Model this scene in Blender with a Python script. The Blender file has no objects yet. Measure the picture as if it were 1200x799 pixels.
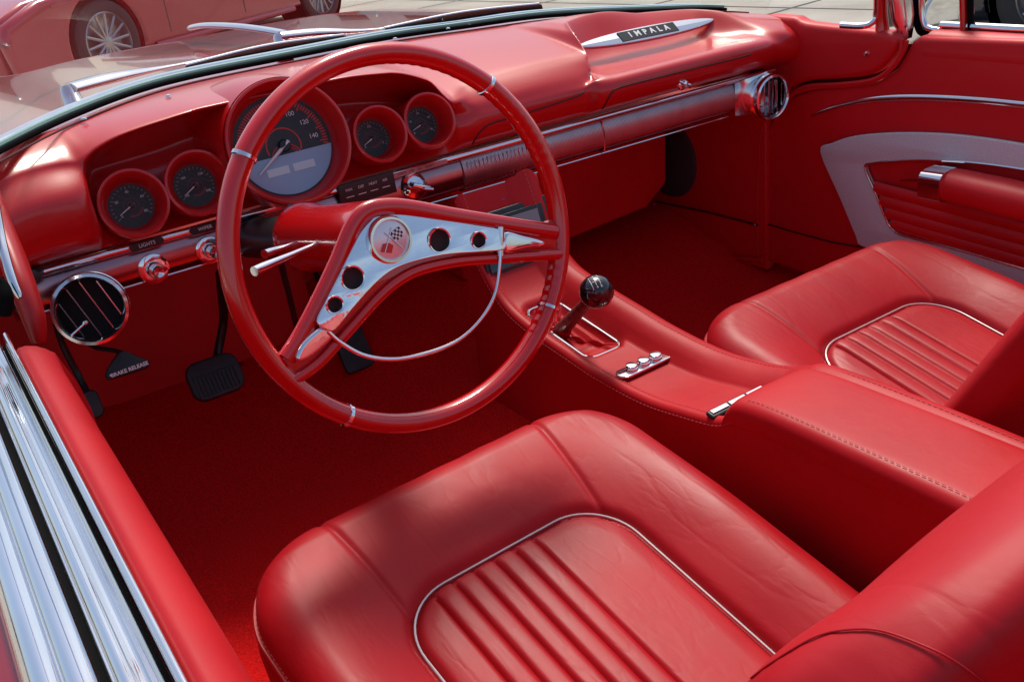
import bpy, bmesh, math, random
from mathutils import Vector as V, Matrix as M
from mathutils.geometry import tessellate_polygon
random.seed(7)
S = bpy.context.scene
COL = S.collection
UP = 1.20                       # the camera stands 1.2 m above the street; everything below is written from its height
# ---------------------------------------------------------------- camera
AX = V((0.82348469, -0.32571578, 0.46452362))     # car's right, in camera axes (right, down, forward)
AY = V((-0.55585735, -0.2993183, 0.77551993))     # car's forward
AZ = V((-0.11355866, -0.89683766, -0.42753555))   # up
FPX = 1136.65
cam_d = bpy.data.cameras.new('camera'); cam = bpy.data.objects.new('camera', cam_d); COL.objects.link(cam)
cam_d.sensor_width = 36; cam_d.lens = 36*FPX/1200; cam_d.clip_start = .02; cam_d.clip_end = 500
cam_d.shift_y = 0.5/1200
rows = [V((a.x, -a.y, -a.z)) for a in (AX, AY, AZ)]
cam.matrix_world = M.Translation((0, 0, UP)) @ M((rows[0], rows[1], rows[2])).to_4x4()
S.camera = cam
# ---------------------------------------------------------------- light
SUN_EL, SUN_AZ = math.radians(60), math.radians(38)    # azimuth clockwise from the car's nose
w = bpy.data.worlds.new("World"); S.world = w; w.use_nodes = True
nt = w.node_tree; sky = nt.nodes.new('ShaderNodeTexSky'); sky.sky_type = 'NISHITA'; sky.sun_disc = False
sky.sun_elevation = SUN_EL; sky.sun_rotation = SUN_AZ; sky.dust_density = 3; sky.air_density = 1.0
nt.links.new(sky.outputs[0], nt.nodes['Background'].inputs[0]); nt.nodes['Background'].inputs[1].default_value = .15
sd = bpy.data.lights.new('sun', 'SUN'); sd.energy = 3.2; sd.angle = math.radians(14); sd.color = (1, .94, .85)
so = bpy.data.objects.new('sun', sd); COL.objects.link(so)
sv = V((math.sin(SUN_AZ)*math.cos(SUN_EL), math.cos(SUN_AZ)*math.cos(SUN_EL), math.sin(SUN_EL)))
so.rotation_euler = sv.to_track_quat('Z', 'Y').to_euler(); so.location = (0, 0, 6)
S.view_settings.view_transform = 'Standard'; S.view_settings.look = 'None'; S.view_settings.gamma = 1
S.view_settings.exposure = 0.14
S.cycles.max_bounces = 8; S.cycles.transparent_max_bounces = 10
try:
    S.cycles.use_denoising = True; S.cycles.sample_clamp_indirect = 6
except Exception: pass

# ---------------------------------------------------------------- helpers
def ray(px, py):
    p = V(((px-600)/FPX, (py-400)/FPX, 1)); return V((AX.dot(p), AY.dot(p), AZ.dot(p)))
def at(px, py, x=None, y=None, z=None):
    r = ray(px, py)
    s = x/r.x if x is not None else y/r.y if y is not None else z/r.z
    return r*s
def onp(px, py, o, n):
    r = ray(px, py); return r*(o.dot(n)/r.dot(n))
ORI = {}
def tag(o, label=None, cat=None, group=None, kind=None):
    if label: o['label'] = label
    if cat: o['category'] = cat
    if group: o['group'] = group
    if kind: o['kind'] = kind
    return o
def thing(name, label, cat, loc, group=None):
    o = bpy.data.objects.new(name, None); COL.objects.link(o); o.empty_display_size = .05
    o.location = V(loc)+V((0, 0, UP)); ORI[o.name] = V(loc)
    return tag(o, label, cat, group)
def finish(name, me, mat, parent=None, smooth=True, loc=None, mods=(), label=None, autos=None):
    o = bpy.data.objects.new(name, me); COL.objects.link(o)
    if mat is not None:
        me.materials.clear()
        for m in (mat if isinstance(mat, (list, tuple)) else [mat]): me.materials.append(m)
    if parent is not None:
        org = ORI[parent.name]; o.parent = parent
    else:
        org = V(loc) if loc is not None else V((0, 0, 0)); o.location = org+V((0, 0, UP))
    ORI[o.name] = org
    me.transform(M.Translation(-org))
    if smooth:
        for p in me.polygons: p.use_smooth = True
        try: me.set_sharp_from_angle(angle=math.radians(autos or 40))
        except Exception: pass
    for m in mods:
        k = o.modifiers.new(m[0].lower(), m[0])
        for a, b in m[1].items(): setattr(k, a, b)
    if label: o['label'] = label
    return o
def mesh(name, vs, fs, mat, parent=None, **k):
    me = bpy.data.meshes.new(name); me.from_pydata([tuple(v) for v in vs], [], fs); me.update()
    return finish(name, me, mat, parent, **k)
class MB:
    def __init__(s): s.v = []; s.f = []
    def add(s, vs, fs): n = len(s.v); s.v += [V(a) for a in vs]; s.f += [[i+n for i in f] for f in fs]; return s
    def grid(s, rows, closed=False, cap=False):
        n = len(rows[0]); m = len(rows); vs = [p for r in rows for p in r]; fs = []
        for i in range(m-1):
            for j in range(n if closed else n-1):
                k = (j+1) % n; fs.append([i*n+j, i*n+k, (i+1)*n+k, (i+1)*n+j])
        if cap: fs.append(list(range(n))[::-1]); fs.append([(m-1)*n+j for j in range(n)])
        return s.add(vs, fs)
    def tube(s, pts, r, n=12, cap=True, up=None, sx=1., sy=1.):
        pts = [V(p) for p in pts]; rows = []; prev = None
        for i, p in enumerate(pts):
            t = (pts[min(i+1, len(pts)-1)]-pts[max(i-1, 0)]).normalized()
            if prev is None:
                a = V(up) if up else (V((0, 0, 1)) if abs(t.z) < .9 else V((1, 0, 0)))
                u = t.cross(a).normalized()
            else: u = (prev-t*prev.dot(t)).normalized()
            prev = u; v = t.cross(u)
            rr = r[i] if isinstance(r, (list, tuple)) else r
            rows.append([p+u*math.cos(a)*rr*sx+v*math.sin(a)*rr*sy for a in [2*math.pi*k/n for k in range(n)]])
        return s.grid(rows, True, cap)
    def lathe(s, prof, o, ax, n=40, cap=False):
        o = V(o); ax = V(ax).normalized(); a = V((0, 0, 1)) if abs(ax.z) < .9 else V((1, 0, 0))
        u = ax.cross(a).normalized(); v = ax.cross(u)
        return s.grid([[o+ax*h+(u*math.cos(t)+v*math.sin(t))*r for t in [2*math.pi*k/n for k in range(n)]] for r, h in prof], True, cap)
    def box(s, c, sx, sy, sz, R=None):
        c = V(c); vs = []
        for i in (-1, 1):
            for j in (-1, 1):
                for k in (-1, 1):
                    q = V((i*sx/2, j*sy/2, k*sz/2)); vs.append(c+(R @ q if R else q))
        return s.add(vs, [[0, 1, 3, 2], [4, 6, 7, 5], [0, 4, 5, 1], [2, 3, 7, 6], [0, 2, 6, 4], [1, 5, 7, 3]])
    def build(s, name, mat, parent=None, **k): return mesh(name, s.v, s.f, mat, parent, **k)
def cr(pts, n=8, closed=False):
    """Catmull-Rom through points"""
    pts = [V(p) for p in pts]; L = len(pts); out = []
    rng = range(L if closed else L-1)
    for i in rng:
        g = (lambda k: pts[k % L]) if closed else (lambda k: pts[max(0, min(L-1, k))])
        a, b, c, d = g(i-1), g(i), g(i+1), g(i+2)
        for j in range(n):
            t = j/n
            out.append(.5*((2*b)+(c-a)*t+(2*a-5*b+4*c-d)*t*t+(3*b-a-3*c+d)*t**3))
    if not closed: out.append(pts[-1])
    return out
def frame(o, u, v, n):
    return M(((u.x, v.x, n.x, o.x), (u.y, v.y, n.y, o.y), (u.z, v.z, n.z, o.z), (0, 0, 0, 1)))
def plate(name, outline, fr, th, mat, parent=None, bev=0., holes=(), res=2, **k):
    """flat outline (2-D points in frame fr), extruded by th with rounded edges; holes are closed outlines"""
    cu = bpy.data.curves.new('c', 'CURVE'); cu.dimensions = '2D'; cu.fill_mode = 'BOTH'
    for pl in [outline]+list(holes):
        sp = cu.splines.new('POLY'); sp.points.add(len(pl)-1)
        for i, p in enumerate(pl): sp.points[i].co = (p[0], p[1], 0, 1)
        sp.use_cyclic_u = True
    cu.extrude = max(0, th/2-bev); cu.bevel_depth = bev; cu.bevel_resolution = res; cu.offset = -bev
    to = bpy.data.objects.new('c', cu); COL.objects.link(to)
    me = bpy.data.meshes.new_from_object(to.evaluated_get(bpy.context.evaluated_depsgraph_get()))
    bpy.data.objects.remove(to); bpy.data.curves.remove(cu)
    bm = bmesh.new(); bm.from_mesh(me); bmesh.ops.remove_doubles(bm, verts=bm.verts, dist=1e-5); bm.to_mesh(me); bm.free()
    me.name = name; me.transform(fr)
    return finish(name, me, mat, parent, **k)
def text(name, s, fr, size, mat, parent=None, ext=.0003, sx=1., **k):
    cu = bpy.data.curves.new('t', 'FONT'); cu.body = s; cu.size = size; cu.extrude = ext; cu.align_x = 'CENTER'; cu.align_y = 'CENTER'
    cu.resolution_u = 3
    if k.pop('bold', 0): cu.offset = size*.03
    to = bpy.data.objects.new('t', cu); COL.objects.link(to)
    me = bpy.data.meshes.new_from_object(to.evaluated_get(bpy.context.evaluated_depsgraph_get()))
    bpy.data.objects.remove(to); bpy.data.curves.remove(cu)
    me.name = name; me.transform(fr @ M.Diagonal((sx, 1, 1, 1)))
    return finish(name, me, mat, parent, smooth=False, **k)
def circ(cx, cy, r, n=28, ry=None): return [(cx+r*math.cos(2*math.pi*i/n), cy+(ry or r)*math.sin(2*math.pi*i/n)) for i in range(n)]
def sst(a, b, x):
    t = max(0, min(1, (x-a)/(b-a))); return t*t*(3-2*t)
_TAN = {}
def interp(tab, x):
    if len(tab[0]) > 9:         # monotone cubic, so the sculpted surface has no steps
        if id(tab) not in _TAN:
            n = len(tab); m = []
            for c in range(1, len(tab[0])):
                d = [(tab[i+1][c]-tab[i][c])/(tab[i+1][0]-tab[i][0]) for i in range(n-1)]
                t = [d[0]]+[0 if d[i-1]*d[i] <= 0 else 2*d[i-1]*d[i]/(d[i-1]+d[i]) for i in range(1, n-1)]+[d[-1]]
                m.append(t)
            _TAN[id(tab)] = m
        m = _TAN[id(tab)]; x = max(tab[0][0], min(tab[-1][0], x))
        for i in range(len(tab)-1):
            if x <= tab[i+1][0]:
                h = tab[i+1][0]-tab[i][0]; t = (x-tab[i][0])/h
                return [(2*t**3-3*t*t+1)*tab[i][c]+(t**3-2*t*t+t)*h*m[c-1][i]+(3*t*t-2*t**3)*tab[i+1][c]+(t**3-t*t)*h*m[c-1][i+1] for c in range(1, len(tab[0]))]
    if x <= tab[0][0]: return tab[0][1:]
    for a, b in zip(tab, tab[1:]):
        if x <= b[0]:
            t = (x-a[0])/(b[0]-a[0]); t = t*t*(3-2*t) if len(tab[0]) > 9 else t
            return [p+(q-p)*t for p, q in zip(a[1:], b[1:])]
    return tab[-1][1:]

# ---------------------------------------------------------------- materials
MAT = {}
def mat(name, col, rough=.5, metal=0., bump=None, var=None, coat=0., coat_r=.1, sheen=0., spec=.5, trans=0., ior=1.5, emis=None, aniso=None, rvar=0.):
    m = bpy.data.materials.new(name); m.use_nodes = True; t = m.node_tree; b = t.nodes['Principled BSDF']; L = t.links.new
    b.inputs['Base Color'].default_value = (*col, 1); b.inputs['Roughness'].default_value = rough; b.inputs['Metallic'].default_value = metal
    b.inputs['Coat Weight'].default_value = coat; b.inputs['Coat Roughness'].default_value = coat_r
    b.inputs['Sheen Weight'].default_value = sheen; b.inputs['Coat IOR'].default_value = 1.55 if name == 'satin_red_dash' else 1.5; b.inputs['Specular IOR Level'].default_value = spec
    b.inputs['Transmission Weight'].default_value = trans; b.inputs['IOR'].default_value = ior
    tc = t.nodes.new('ShaderNodeTexCoord')
    def noise(scale, detail=4, sc=None):
        n = t.nodes.new('ShaderNodeTexNoise'); n.inputs['Scale'].default_value = scale; n.inputs['Detail'].default_value = detail
        if sc:
            mp = t.nodes.new('ShaderNodeMapping'); mp.inputs['Scale'].default_value = sc; L(tc.outputs['Object'], mp.inputs[0]); L(mp.outputs[0], n.inputs['Vector'])
        else: L(tc.outputs['Object'], n.inputs['Vector'])
        return n
    if var:     # (scale, amount[, stretch])
        n = noise(var[0], 5, var[2] if len(var) > 2 else None); mx = t.nodes.new('ShaderNodeMix'); mx.data_type = 'RGBA'
        a = var[1]; mx.inputs[6].default_value = (*[c*(1-a) for c in col], 1); mx.inputs[7].default_value = (*[min(1, c*(1+a)) for c in col], 1)
        mr = t.nodes.new('ShaderNodeMapRange'); mr.inputs[1].default_value = .3; mr.inputs[2].default_value = .7
        L(n.outputs[0], mr.inputs[0]); L(mr.outputs[0], mx.inputs[0]); L(mx.outputs[2], b.inputs['Base Color'])
        if rvar:
            m2 = t.nodes.new('ShaderNodeMapRange'); m2.inputs[1].default_value = .3; m2.inputs[2].default_value = .7
            m2.inputs[3].default_value = rough-rvar; m2.inputs[4].default_value = rough+rvar; L(n.outputs[0], m2.inputs[0]); L(m2.outputs[0], b.inputs['Roughness'])
    if bump:    # list of (kind, scale, strength, distance[, stretch])
        prev = None
        for kd, sc, st, ds, *xs in bump:
            if kd == 'v':
                n = t.nodes.new('ShaderNodeTexVoronoi'); n.feature = 'DISTANCE_TO_EDGE'; n.inputs['Scale'].default_value = sc; L(tc.outputs['Object'], n.inputs['Vector'])
                h = t.nodes.new('ShaderNodeMath'); h.operation = 'MINIMUM'; h.inputs[1].default_value = .12; L(n.outputs[0], h.inputs[0]); out = h.outputs[0]
            elif kd == 'c':     # crease lines: thin valleys along the iso-lines of a stretched noise
                n = noise(sc, 3, xs[0]); a1 = t.nodes.new('ShaderNodeMath'); a1.operation = 'SUBTRACT'; a1.inputs[1].default_value = .5; L(n.outputs[0], a1.inputs[0])
                a2 = t.nodes.new('ShaderNodeMath'); a2.operation = 'ABSOLUTE'; L(a1.outputs[0], a2.inputs[0])
                a3 = t.nodes.new('ShaderNodeMath'); a3.operation = 'MULTIPLY'; a3.inputs[1].default_value = 22; a3.use_clamp = True; L(a2.outputs[0], a3.inputs[0]); out = a3.outputs[0]; xs = []
            elif kd == 'w':
                n = t.nodes.new('ShaderNodeTexWave'); n.inputs['Scale'].default_value = sc; n.bands_direction = xs[0]; L(tc.outputs['Object'], n.inputs['Vector']); out = n.outputs['Fac']
                xs = []
            else:
                n = noise(sc, 6, xs[0] if xs else None); out = n.outputs[0]
            bp = t.nodes.new('ShaderNodeBump'); bp.inputs['Strength'].default_value = st; bp.inputs['Distance'].default_value = ds
            L(out, bp.inputs['Height'])
            if prev: L(prev.outputs[0], bp.inputs['Normal'])
            prev = bp
        L(prev.outputs[0], b.inputs['Normal'])
    if emis: b.inputs['Emission Color'].default_value = (*emis[:3], 1); b.inputs['Emission Strength'].default_value = emis[3]
    if aniso: b.inputs['Anisotropic'].default_value = aniso
    MAT[name] = m; return m
leather = mat('red_leather', (.41, .0040, .0075), .50, bump=[('v', 900, .25, .0003), ('n', 60, .12, .002), ('n', 9, .25, .006)], var=(7, .10), spec=.26, rvar=.07)
leather_worn = mat('red_leather_seat', (.37, .0045, .0095), .48, bump=[('c', 7, .06, .004, (2.2, .45, 1)), ('c', 17, .06, .0015, (1.6, .6, 1)), ('v', 800, .25, .0003), ('n', 26, .13, .0030, (1, .35, 1)), ('n', 7, .13, .008, (1.4, .5, 1))], var=(6, .12), spec=.28, rvar=.08)
vinyl = mat('red_vinyl', (.42, .003, .005), .42, bump=[('n', 500, .08, .0004)], var=(5, .05))
vinyl_dark = mat('red_door_vinyl', (.58, .0055, .009), .50, bump=[('n', 600, .1, .0004)], var=(4, .07))
paint = mat('satin_red_dash', (.52, .0025, .004), .42, coat=.7, coat_r=.17, bump=[('n', 700, .03, .0003)], var=(3, .05), spec=.3)
gloss = mat('gloss_red_wheel', (.55, .003, .003), .20, coat=.8, coat_r=.05, spec=.55)
carpet = mat('red_carpet', (.78, .010, .010), .95, bump=[('n', 420, 1., .004), ('n', 40, .4, .004)], var=(330, .28), spec=.1)
board = mat('red_board', (.62, .005, .007), .5, bump=[('n', 300, .2, .0006)], var=(8, .1))
chrome = mat('chrome', (.82, .82, .83), .07, 1., bump=[('n', 14, .03, .002)], var=(35, .05, (1, .25, 1)), rvar=.04)
chrome_wavy = mat('pressed_chrome', (.84, .84, .86), .05, 1., bump=[('n', 16, .35, .004), ('n', 50, .08, .002)])
chrome_red = mat('worn_chrome', (.78, .76, .77), .16, 1., bump=[('n', 40, .05, .001)])
brushed = mat('brushed_trim', (.58, .46, .47), .30, 1., bump=[('w', 105, .8, .0008, 'X'), ('n', 90, .12, .0006, (1, .05, 2))], var=(30, .1))
insert = mat('grey_door_insert', (.62, .70, .68), .42, .1, bump=[('n', 500, .12, .0003)], var=(260, .08))
black = mat('black_plastic', (.012, .012, .013), .38, bump=[('n', 500, .06, .0003)])
gblack = mat('gloss_black', (.006, .006, .007), .06, coat=1., coat_r=.02)
rubber = mat('black_rubber', (.006, .006, .006), .75, spec=.02, bump=[('n', 300, .15, .0006)])
pedal_rubber = mat('pedal_rubber', (.022, .022, .022), .5, bump=[('n', 300, .25, .0008)], var=(60, .3))
seal = mat('green_seal', (.20, .36, .30), .18, spec=.6)
dark_void = mat('dark_duct', (.006, .006, .006), .8)
dial = mat('dial_face', (.030, .024, .024), .45, bump=[('w', 60, .4, .0006, 'DIAGONAL')])
plain_trim = mat('plain_trim', (.42, .24, .26), .24, 1., bump=[('n', 90, .10, .0006, (.2, 1, 1))], var=(12, .12))
band_m = mat('dim_red_print', (.22, .012, .01), .5)
dial_red = mat('small_dial_face', (.022, .010, .010), .45, bump=[('w', 60, .4, .0006, 'DIAGONAL')])
red_mark = mat('red_dial_print', (.60, .03, .02), .5)
white_mark = mat('white_print', (.82, .80, .78), .5)
sky_refl = mat('painted_sky_reflection', (.34, .45, .60), .12, spec=.6)  # pale blue of the sky mirrored in the speedometer glass, painted as a colour
lcd_win = mat('lcd_window', (.66, .74, .76), .25)
stitch_m = mat('red_thread', (.62, .09, .10), .7)
silver_pipe = mat('silver_piping', (.62, .57, .55), .35, .6)
speaker_m = mat('grey_speaker_cloth', (.045, .042, .045), .85, bump=[('v', 700, .6, .0008)])
screen_m = mat('grey_screen', (.20, .21, .22), .35, bump=[('n', 60, .05, .001)])
tick_m = mat('dim_print', (.26, .16, .15), .6)
asphalt = mat('pale_pavement', (.36, .33, .28), .9, bump=[('n', 120, .5, .01)], var=(1.3, .22))
joint_m = mat('pavement_joint', (.11, .10, .09), .9)
hood_m = mat('hood_paint', (.24, .004, .008), .10, coat=.6, coat_r=.02, spec=.4)
car_red = mat('parked_car_paint', (.42, .015, .025), .22, coat=1., coat_r=.04)
tyre_m = mat('tyre_rubber', (.035, .033, .033), .75, bump=[('n', 60, .3, .003)])
alloy = mat('alloy', (.42, .40, .40), .3, .9)
car_dark = mat('dark_car_paint', (.006, .007, .016), .14, coat=1., coat_r=.03)
leaf_m = mat('hedge_leaf', (.06, .10, .035), .6, var=(9, .5))
brick_m = mat('building_wall', (.62, .60, .56), .85, bump=[('n', 20, .3, .02)], var=(2, .15))
def glass_mat(name, tint, refl=1.):
    m = bpy.data.materials.new(name); m.use_nodes = True; t = m.node_tree; L = t.links.new
    t.nodes.remove(t.nodes['Principled BSDF']); out = t.nodes['Material Output']
    g = t.nodes.new('ShaderNodeBsdfGlossy'); g.inputs['Roughness'].default_value = .01; g.inputs['Color'].default_value = (refl,)*3+(1,)
    tr = t.nodes.new('ShaderNodeBsdfTransparent'); tr.inputs['Color'].default_value = (*tint, 1)
    fr = t.nodes.new('ShaderNodeFresnel'); fr.inputs['IOR'].default_value = 1.5
    mx = t.nodes.new('ShaderNodeMixShader'); L(fr.outputs[0], mx.inputs[0]); L(tr.outputs[0], mx.inputs[1]); L(g.outputs[0], mx.inputs[2]); L(mx.outputs[0], out.inputs[0])
    return m
glass = glass_mat('window_glass', (.93, .97, .95))
lens = glass_mat('gauge_glass', (.97, .97, .97), .1)

# ================================================================ DASHBOARD
dash = thing('dashboard', 'satin red dashboard running the full width below the windscreen', 'dashboard', (.85, 1.5, -.45))
WPX = [(-40, 195, 1.37), (0, 172, 1.45), (70, 138, 1.58), (150, 107, 1.68), (220, 88, 1.74), (330, 66, 1.80), (450, 43, 1.83), (540, 30, 1.82), (640, 17, 1.78), (767, 11, 1.72), (850, 10, 1.62), (950, 22, 1.44), (1010, 33, 1.28)]
W = [at(a, b, y=y) for a, b, y in WPX]
def Wat(x):
    for a, b in zip(WS, WS[1:]):
        if a.x <= x <= b.x:
            t = (x-a.x)/(b.x-a.x+1e-9); return a+(b-a)*t
    return WS[0] if x < WS[0].x else WS[-1]
WS = cr(W, 6)
# profile table: x, then (y,z) of lip, under lip, back of shelf, shelf front, face, tuck, bottom
PT = [
 (.060, 1.40, -.300, 1.378, -.325, 1.372, -.345, 1.375, -.365, 1.385, -.385, 1.41, -.400, 1.455, -.412),
 (.140, 1.43, -.285, 1.402, -.312, 1.395, -.338, 1.397, -.362, 1.405, -.382, 1.43, -.400, 1.460, -.412),
 (.192, 1.445, -.288, 1.415, -.312, 1.405, -.338, 1.407, -.364, 1.415, -.385, 1.435, -.400, 1.458, -.412),
 (.206, 1.445, -.290, 1.422, -.313, 1.418, -.338, 1.418, -.362, 1.423, -.384, 1.438, -.400, 1.458, -.412),
 (.222, 1.448, -.281, 1.475, -.297, 1.51, -.325, 1.50, -.340, 1.475, -.355, 1.47, -.388, 1.458, -.412),
 (.240, 1.450, -.272, 1.490, -.286, 1.528, -0.312, 1.512, -0.329, 1.503, -.345, 1.495, -.388, 1.458, -.412),
 (.275, 1.450, -.262, 1.495, -.275, 1.528, -0.31, 1.512, -0.325, 1.503, -.342, 1.495, -.388, 1.458, -.412),
 (.330, 1.450, -.255, 1.495, -.267, 1.528, -0.306, 1.512, -0.324, 1.503, -.342, 1.495, -.388, 1.458, -.412),
 (.400, 1.450, -.250, 1.490, -.264, 1.528, -0.298, 1.512, -0.319, 1.503, -.339, 1.495, -.388, 1.458, -.412),
 (.600, 1.450, -.250, 1.490, -.264, 1.528, -0.298, 1.512, -0.319, 1.503, -.339, 1.495, -.388, 1.458, -.412),
 (.700, 1.450, -.258, 1.492, -.270, 1.528, -0.31, 1.512, -0.325, 1.503, -.342, 1.495, -.388, 1.458, -.412),
 (.770, 1.450, -.283, 1.480, -.294, 1.53, -.330, 1.51, -.340, 1.490, -.352, 1.480, -.388, 1.458, -.412),
 (.815, 1.450, -.325, 1.448, -.336, 1.455, -.350, 1.448, -.360, 1.442, -.370, 1.445, -.392, 1.458, -.412),
 (.860, 1.475, -.318, 1.450, -.336, 1.440, -.352, 1.436, -.362, 1.436, -.378, 1.442, -.396, 1.458, -.412),
 (1.02, 1.485, -.312, 1.455, -.332, 1.440, -.350, 1.434, -.362, 1.434, -.378, 1.440, -.396, 1.455, -.412),
 (1.078, 1.48, -.313, 1.458, -.332, 1.440, -.349, 1.432, -.360, 1.432, -.377, 1.438, -.396, 1.454, -.412),
 (1.098, 1.54, -.280, 1.500, -.320, 1.465, -.338, 1.420, -.346, 1.408, -.368, 1.418, -.394, 1.450, -.412),
 (1.125, 1.590, -.268, 1.540, -.326, 1.480, -.345, 1.416, -.345, 1.402, -.368, 1.414, -.394, 1.450, -.412),
 (1.20, 1.610, -.266, 1.550, -.328, 1.480, -.346, 1.414, -.345, 1.400, -.368, 1.412, -.394, 1.450, -.412),
 (1.40, 1.610, -.288, 1.545, -.336, 1.480, -.348, 1.414, -.346, 1.400, -.370, 1.412, -.394, 1.450, -.412),
 (1.48, 1.590, -.293, 1.530, -.336, 1.475, -.348, 1.415, -.348, 1.402, -.372, 1.414, -.396, 1.450, -.414),
 (1.53, 1.540, -.302, 1.490, -.334, 1.450, -.345, 1.415, -.352, 1.405, -.375, 1.416, -.397, 1.450, -.414),
 (1.56, 1.500, -.318, 1.455, -.334, 1.430, -.345, 1.415, -.360, 1.410, -.380, 1.422, -.400, 1.450, -.416),
 (1.64, 1.440, -.335, 1.415, -.350, 1.405, -.362, 1.402, -.375, 1.405, -.392, 1.420, -.408, 1.445, -.420)]
def prof(x):
    pts = []
    for i in range(7):
        sh = (.048, .036, .020, 0, 0, 0, 0)[i]*sst(1.0, 1.10, x)*(1-sst(1.25, 1.40, x))
        q = interp(PT, x-sh); pts.append(V((x, q[2*i], q[2*i+1])))
    wv = Wat(x); wy, wz = wv.y, wv.z
    lip = pts[0]; a = V((x, wy, wz-.012)); b = V((x, wy-.045, wz-.008)); a.y = max(a.y, lip.y+.12); b.y = max(b.y, lip.y+.08)
    mid = V((x, b.y*.5+lip.y*.5, max(b.z, lip.z)*.6+min(b.z, lip.z)*.4+.004))
    m2 = V((x, b.y*.12+lip.y*.88, b.z*.18+lip.z*.82+.004))
    return [a, b, mid, m2]+pts
rows = []
N = 400
for i in range(N+1):
    x = .045+(1.655-.045)*i/N
    rows.append(cr(prof(x), 6))
g = MB(); g.grid(rows); DASH = g
g.build('dash_pad', paint, dash, autos=70)
# cowl seam strip between pad and glass
def Woff(dy, dz, x0=.05, x1=1.63, n=70):
    out = []
    for i in range(n+1):
        x = x0+(x1-x0)*i/n; wv = Wat(x); out.append(V((x, wv.y+dy, wv.z+dz)))
    return out
seam = MB(); seam.tube(Woff(-.052, -.0065), .0016, 6); seam.build('pad_seam', mat('seam_red', (.07, .002, .003), .6), dash)
for px_, py_ in ((98, 140), (197, 113), (525, 34), (550, 30), (463, 46)):
    s_ = MB(); p = at(px_, py_, z=Wat(at(px_, py_, y=1.7).x).z-.004); s_.lathe([(.0001, .003), (.004, .002), (.005, 0)], p, (0, 0, 1), 12); s_.build('screw', chrome_red, dash)
# --- chrome strip and brushed panel
def yp(x): return interp([(0, 1.462), (.4, 1.462), (1.1, 1.457), (1.66, 1.452)], x)[0]
def zp(x): return interp([(0, -.421), (1.66, -.424)], x)[0]
st = MB(); st.tube([V((x, yp(x)-.006, zp(x))) for x in [.085+.0165*i for i in range(92)]], .0065, 10, sx=.9, sy=1.); st.build('chrome_strip', chrome_red, dash)
def panel(x0, x1, z0, z1, name, m, off=0., bulge=.009, lab=None, n=24):
    r = []
    for i in range(n+1):
        x = x0+(x1-x0)*i/n; row = []
        for j in range(11):
            t = j/10; z = z0+(z1-z0)*t; row.append(V((x, yp(x)-off-bulge*math.sin(math.pi*t)**.7+(.012*max(0, t-.8)/.2), z)))
        row = [row[0]+V((0, .02, 0))]+row+[row[-1]+V((0, .05, .004))]
        r.append(row)
    b = MB(); b.grid(r); return b.build(name, m, dash, label=lab)
panel(.075, .60, -.428, -.478, 'trim_panel', plain_trim)
panel(.602, .812, -.428, -.487, 'trim_panel', plain_trim)
rb = panel(.814, .955, -.4285, -.489, 'ribbed_panel', brushed, .003, lab='brushed panel with upright ribs')
panel(.957, 1.125, -.428, -.490, 'trim_panel', brushed)
panel(1.128, 1.515, -.428, -.492, 'glovebox_panel', brushed, .002)
ribs = MB()
for i in range(16):
    x = .822+i*.0084; ribs.box((x, yp(x)-.0102, -.457), .0009, .0022, .046)
ribs.build('rib', brushed, rb)
sm = MB(); sm.tube([V((1.1265, yp(1.1)-.0078, -.43-.012*k)) for k in range(6)], .0012, 6); sm.build('panel_seam', chrome_red, dash)
# curved brushed end of glovebox panel, lower edge moulding
lm = MB(); lm.tube([V((x, yp(x)-.001, interp([(0, -.479), (.6, -.480), (.62, -.489), (1.46, -.4945), (1.66, -.4945)], x)[0])) for x in [.08+.0155*i for i in range(90)]], .0020, 8); lm.build('lower_moulding', chrome_red, dash)
# under-dash return
ud = MB(); ud.grid([[V((x, yp(x)+.012, -.486)), V((x, yp(x)+.05, -.48)), V((x, 1.9, -.46))] for x in (.07, .4, .8, 1.2, 1.64)]); ud.build('underside', board, dash)
# --- glovebox lid line and lock
def face_pt(px_, py_, off=.002):
    """a point of the photograph found on the dash face"""
    r = ray(px_, py_); best = None
    for k in range(400):
        y = 1.36+k*.0006; p = r*(y/r.y); q = interp(PT, p.x)
        pr = [(q[i], q[i+1]) for i in range(2, 14, 2)]
        for (ya, za), (yb, zb) in zip(pr, pr[1:]):
            if min(za, zb)-1e-4 <= p.z <= max(za, zb)+1e-4:
                t = (p.z-za)/(zb-za+1e-9); ys = ya+(yb-ya)*t
                if y >= ys: best = V((p.x, ys-off, p.z)); return best
    return r*(1.42/r.y)
def seamline(pts, name, m=None, r=.0012, off=.0005, n=5):
    b = MB(); b.tube(cr([face_pt(a, c, off) for a, c in pts], n), r, 6); return b.build(name, m or MAT['seam_red'], dash)
lk = thing('glovebox_lock', 'small chrome push button lock above the glovebox strip', 'lock', face_pt(798, 99)) if False else None
lo = face_pt(798, 99); b = MB(); b.lathe([(.0001, .014), (.006, .013), (.007, .006), (.011, .004), (.012, 0)], lo, (0, -1, .1), 24); b.tube([lo+V((-.012, -.006, .008)), lo+V((.01, -.012, -.002)), lo+V((.013, -.008, -.008))], .003, 8); b.build('glovebox_lock', chrome, dash)
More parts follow.
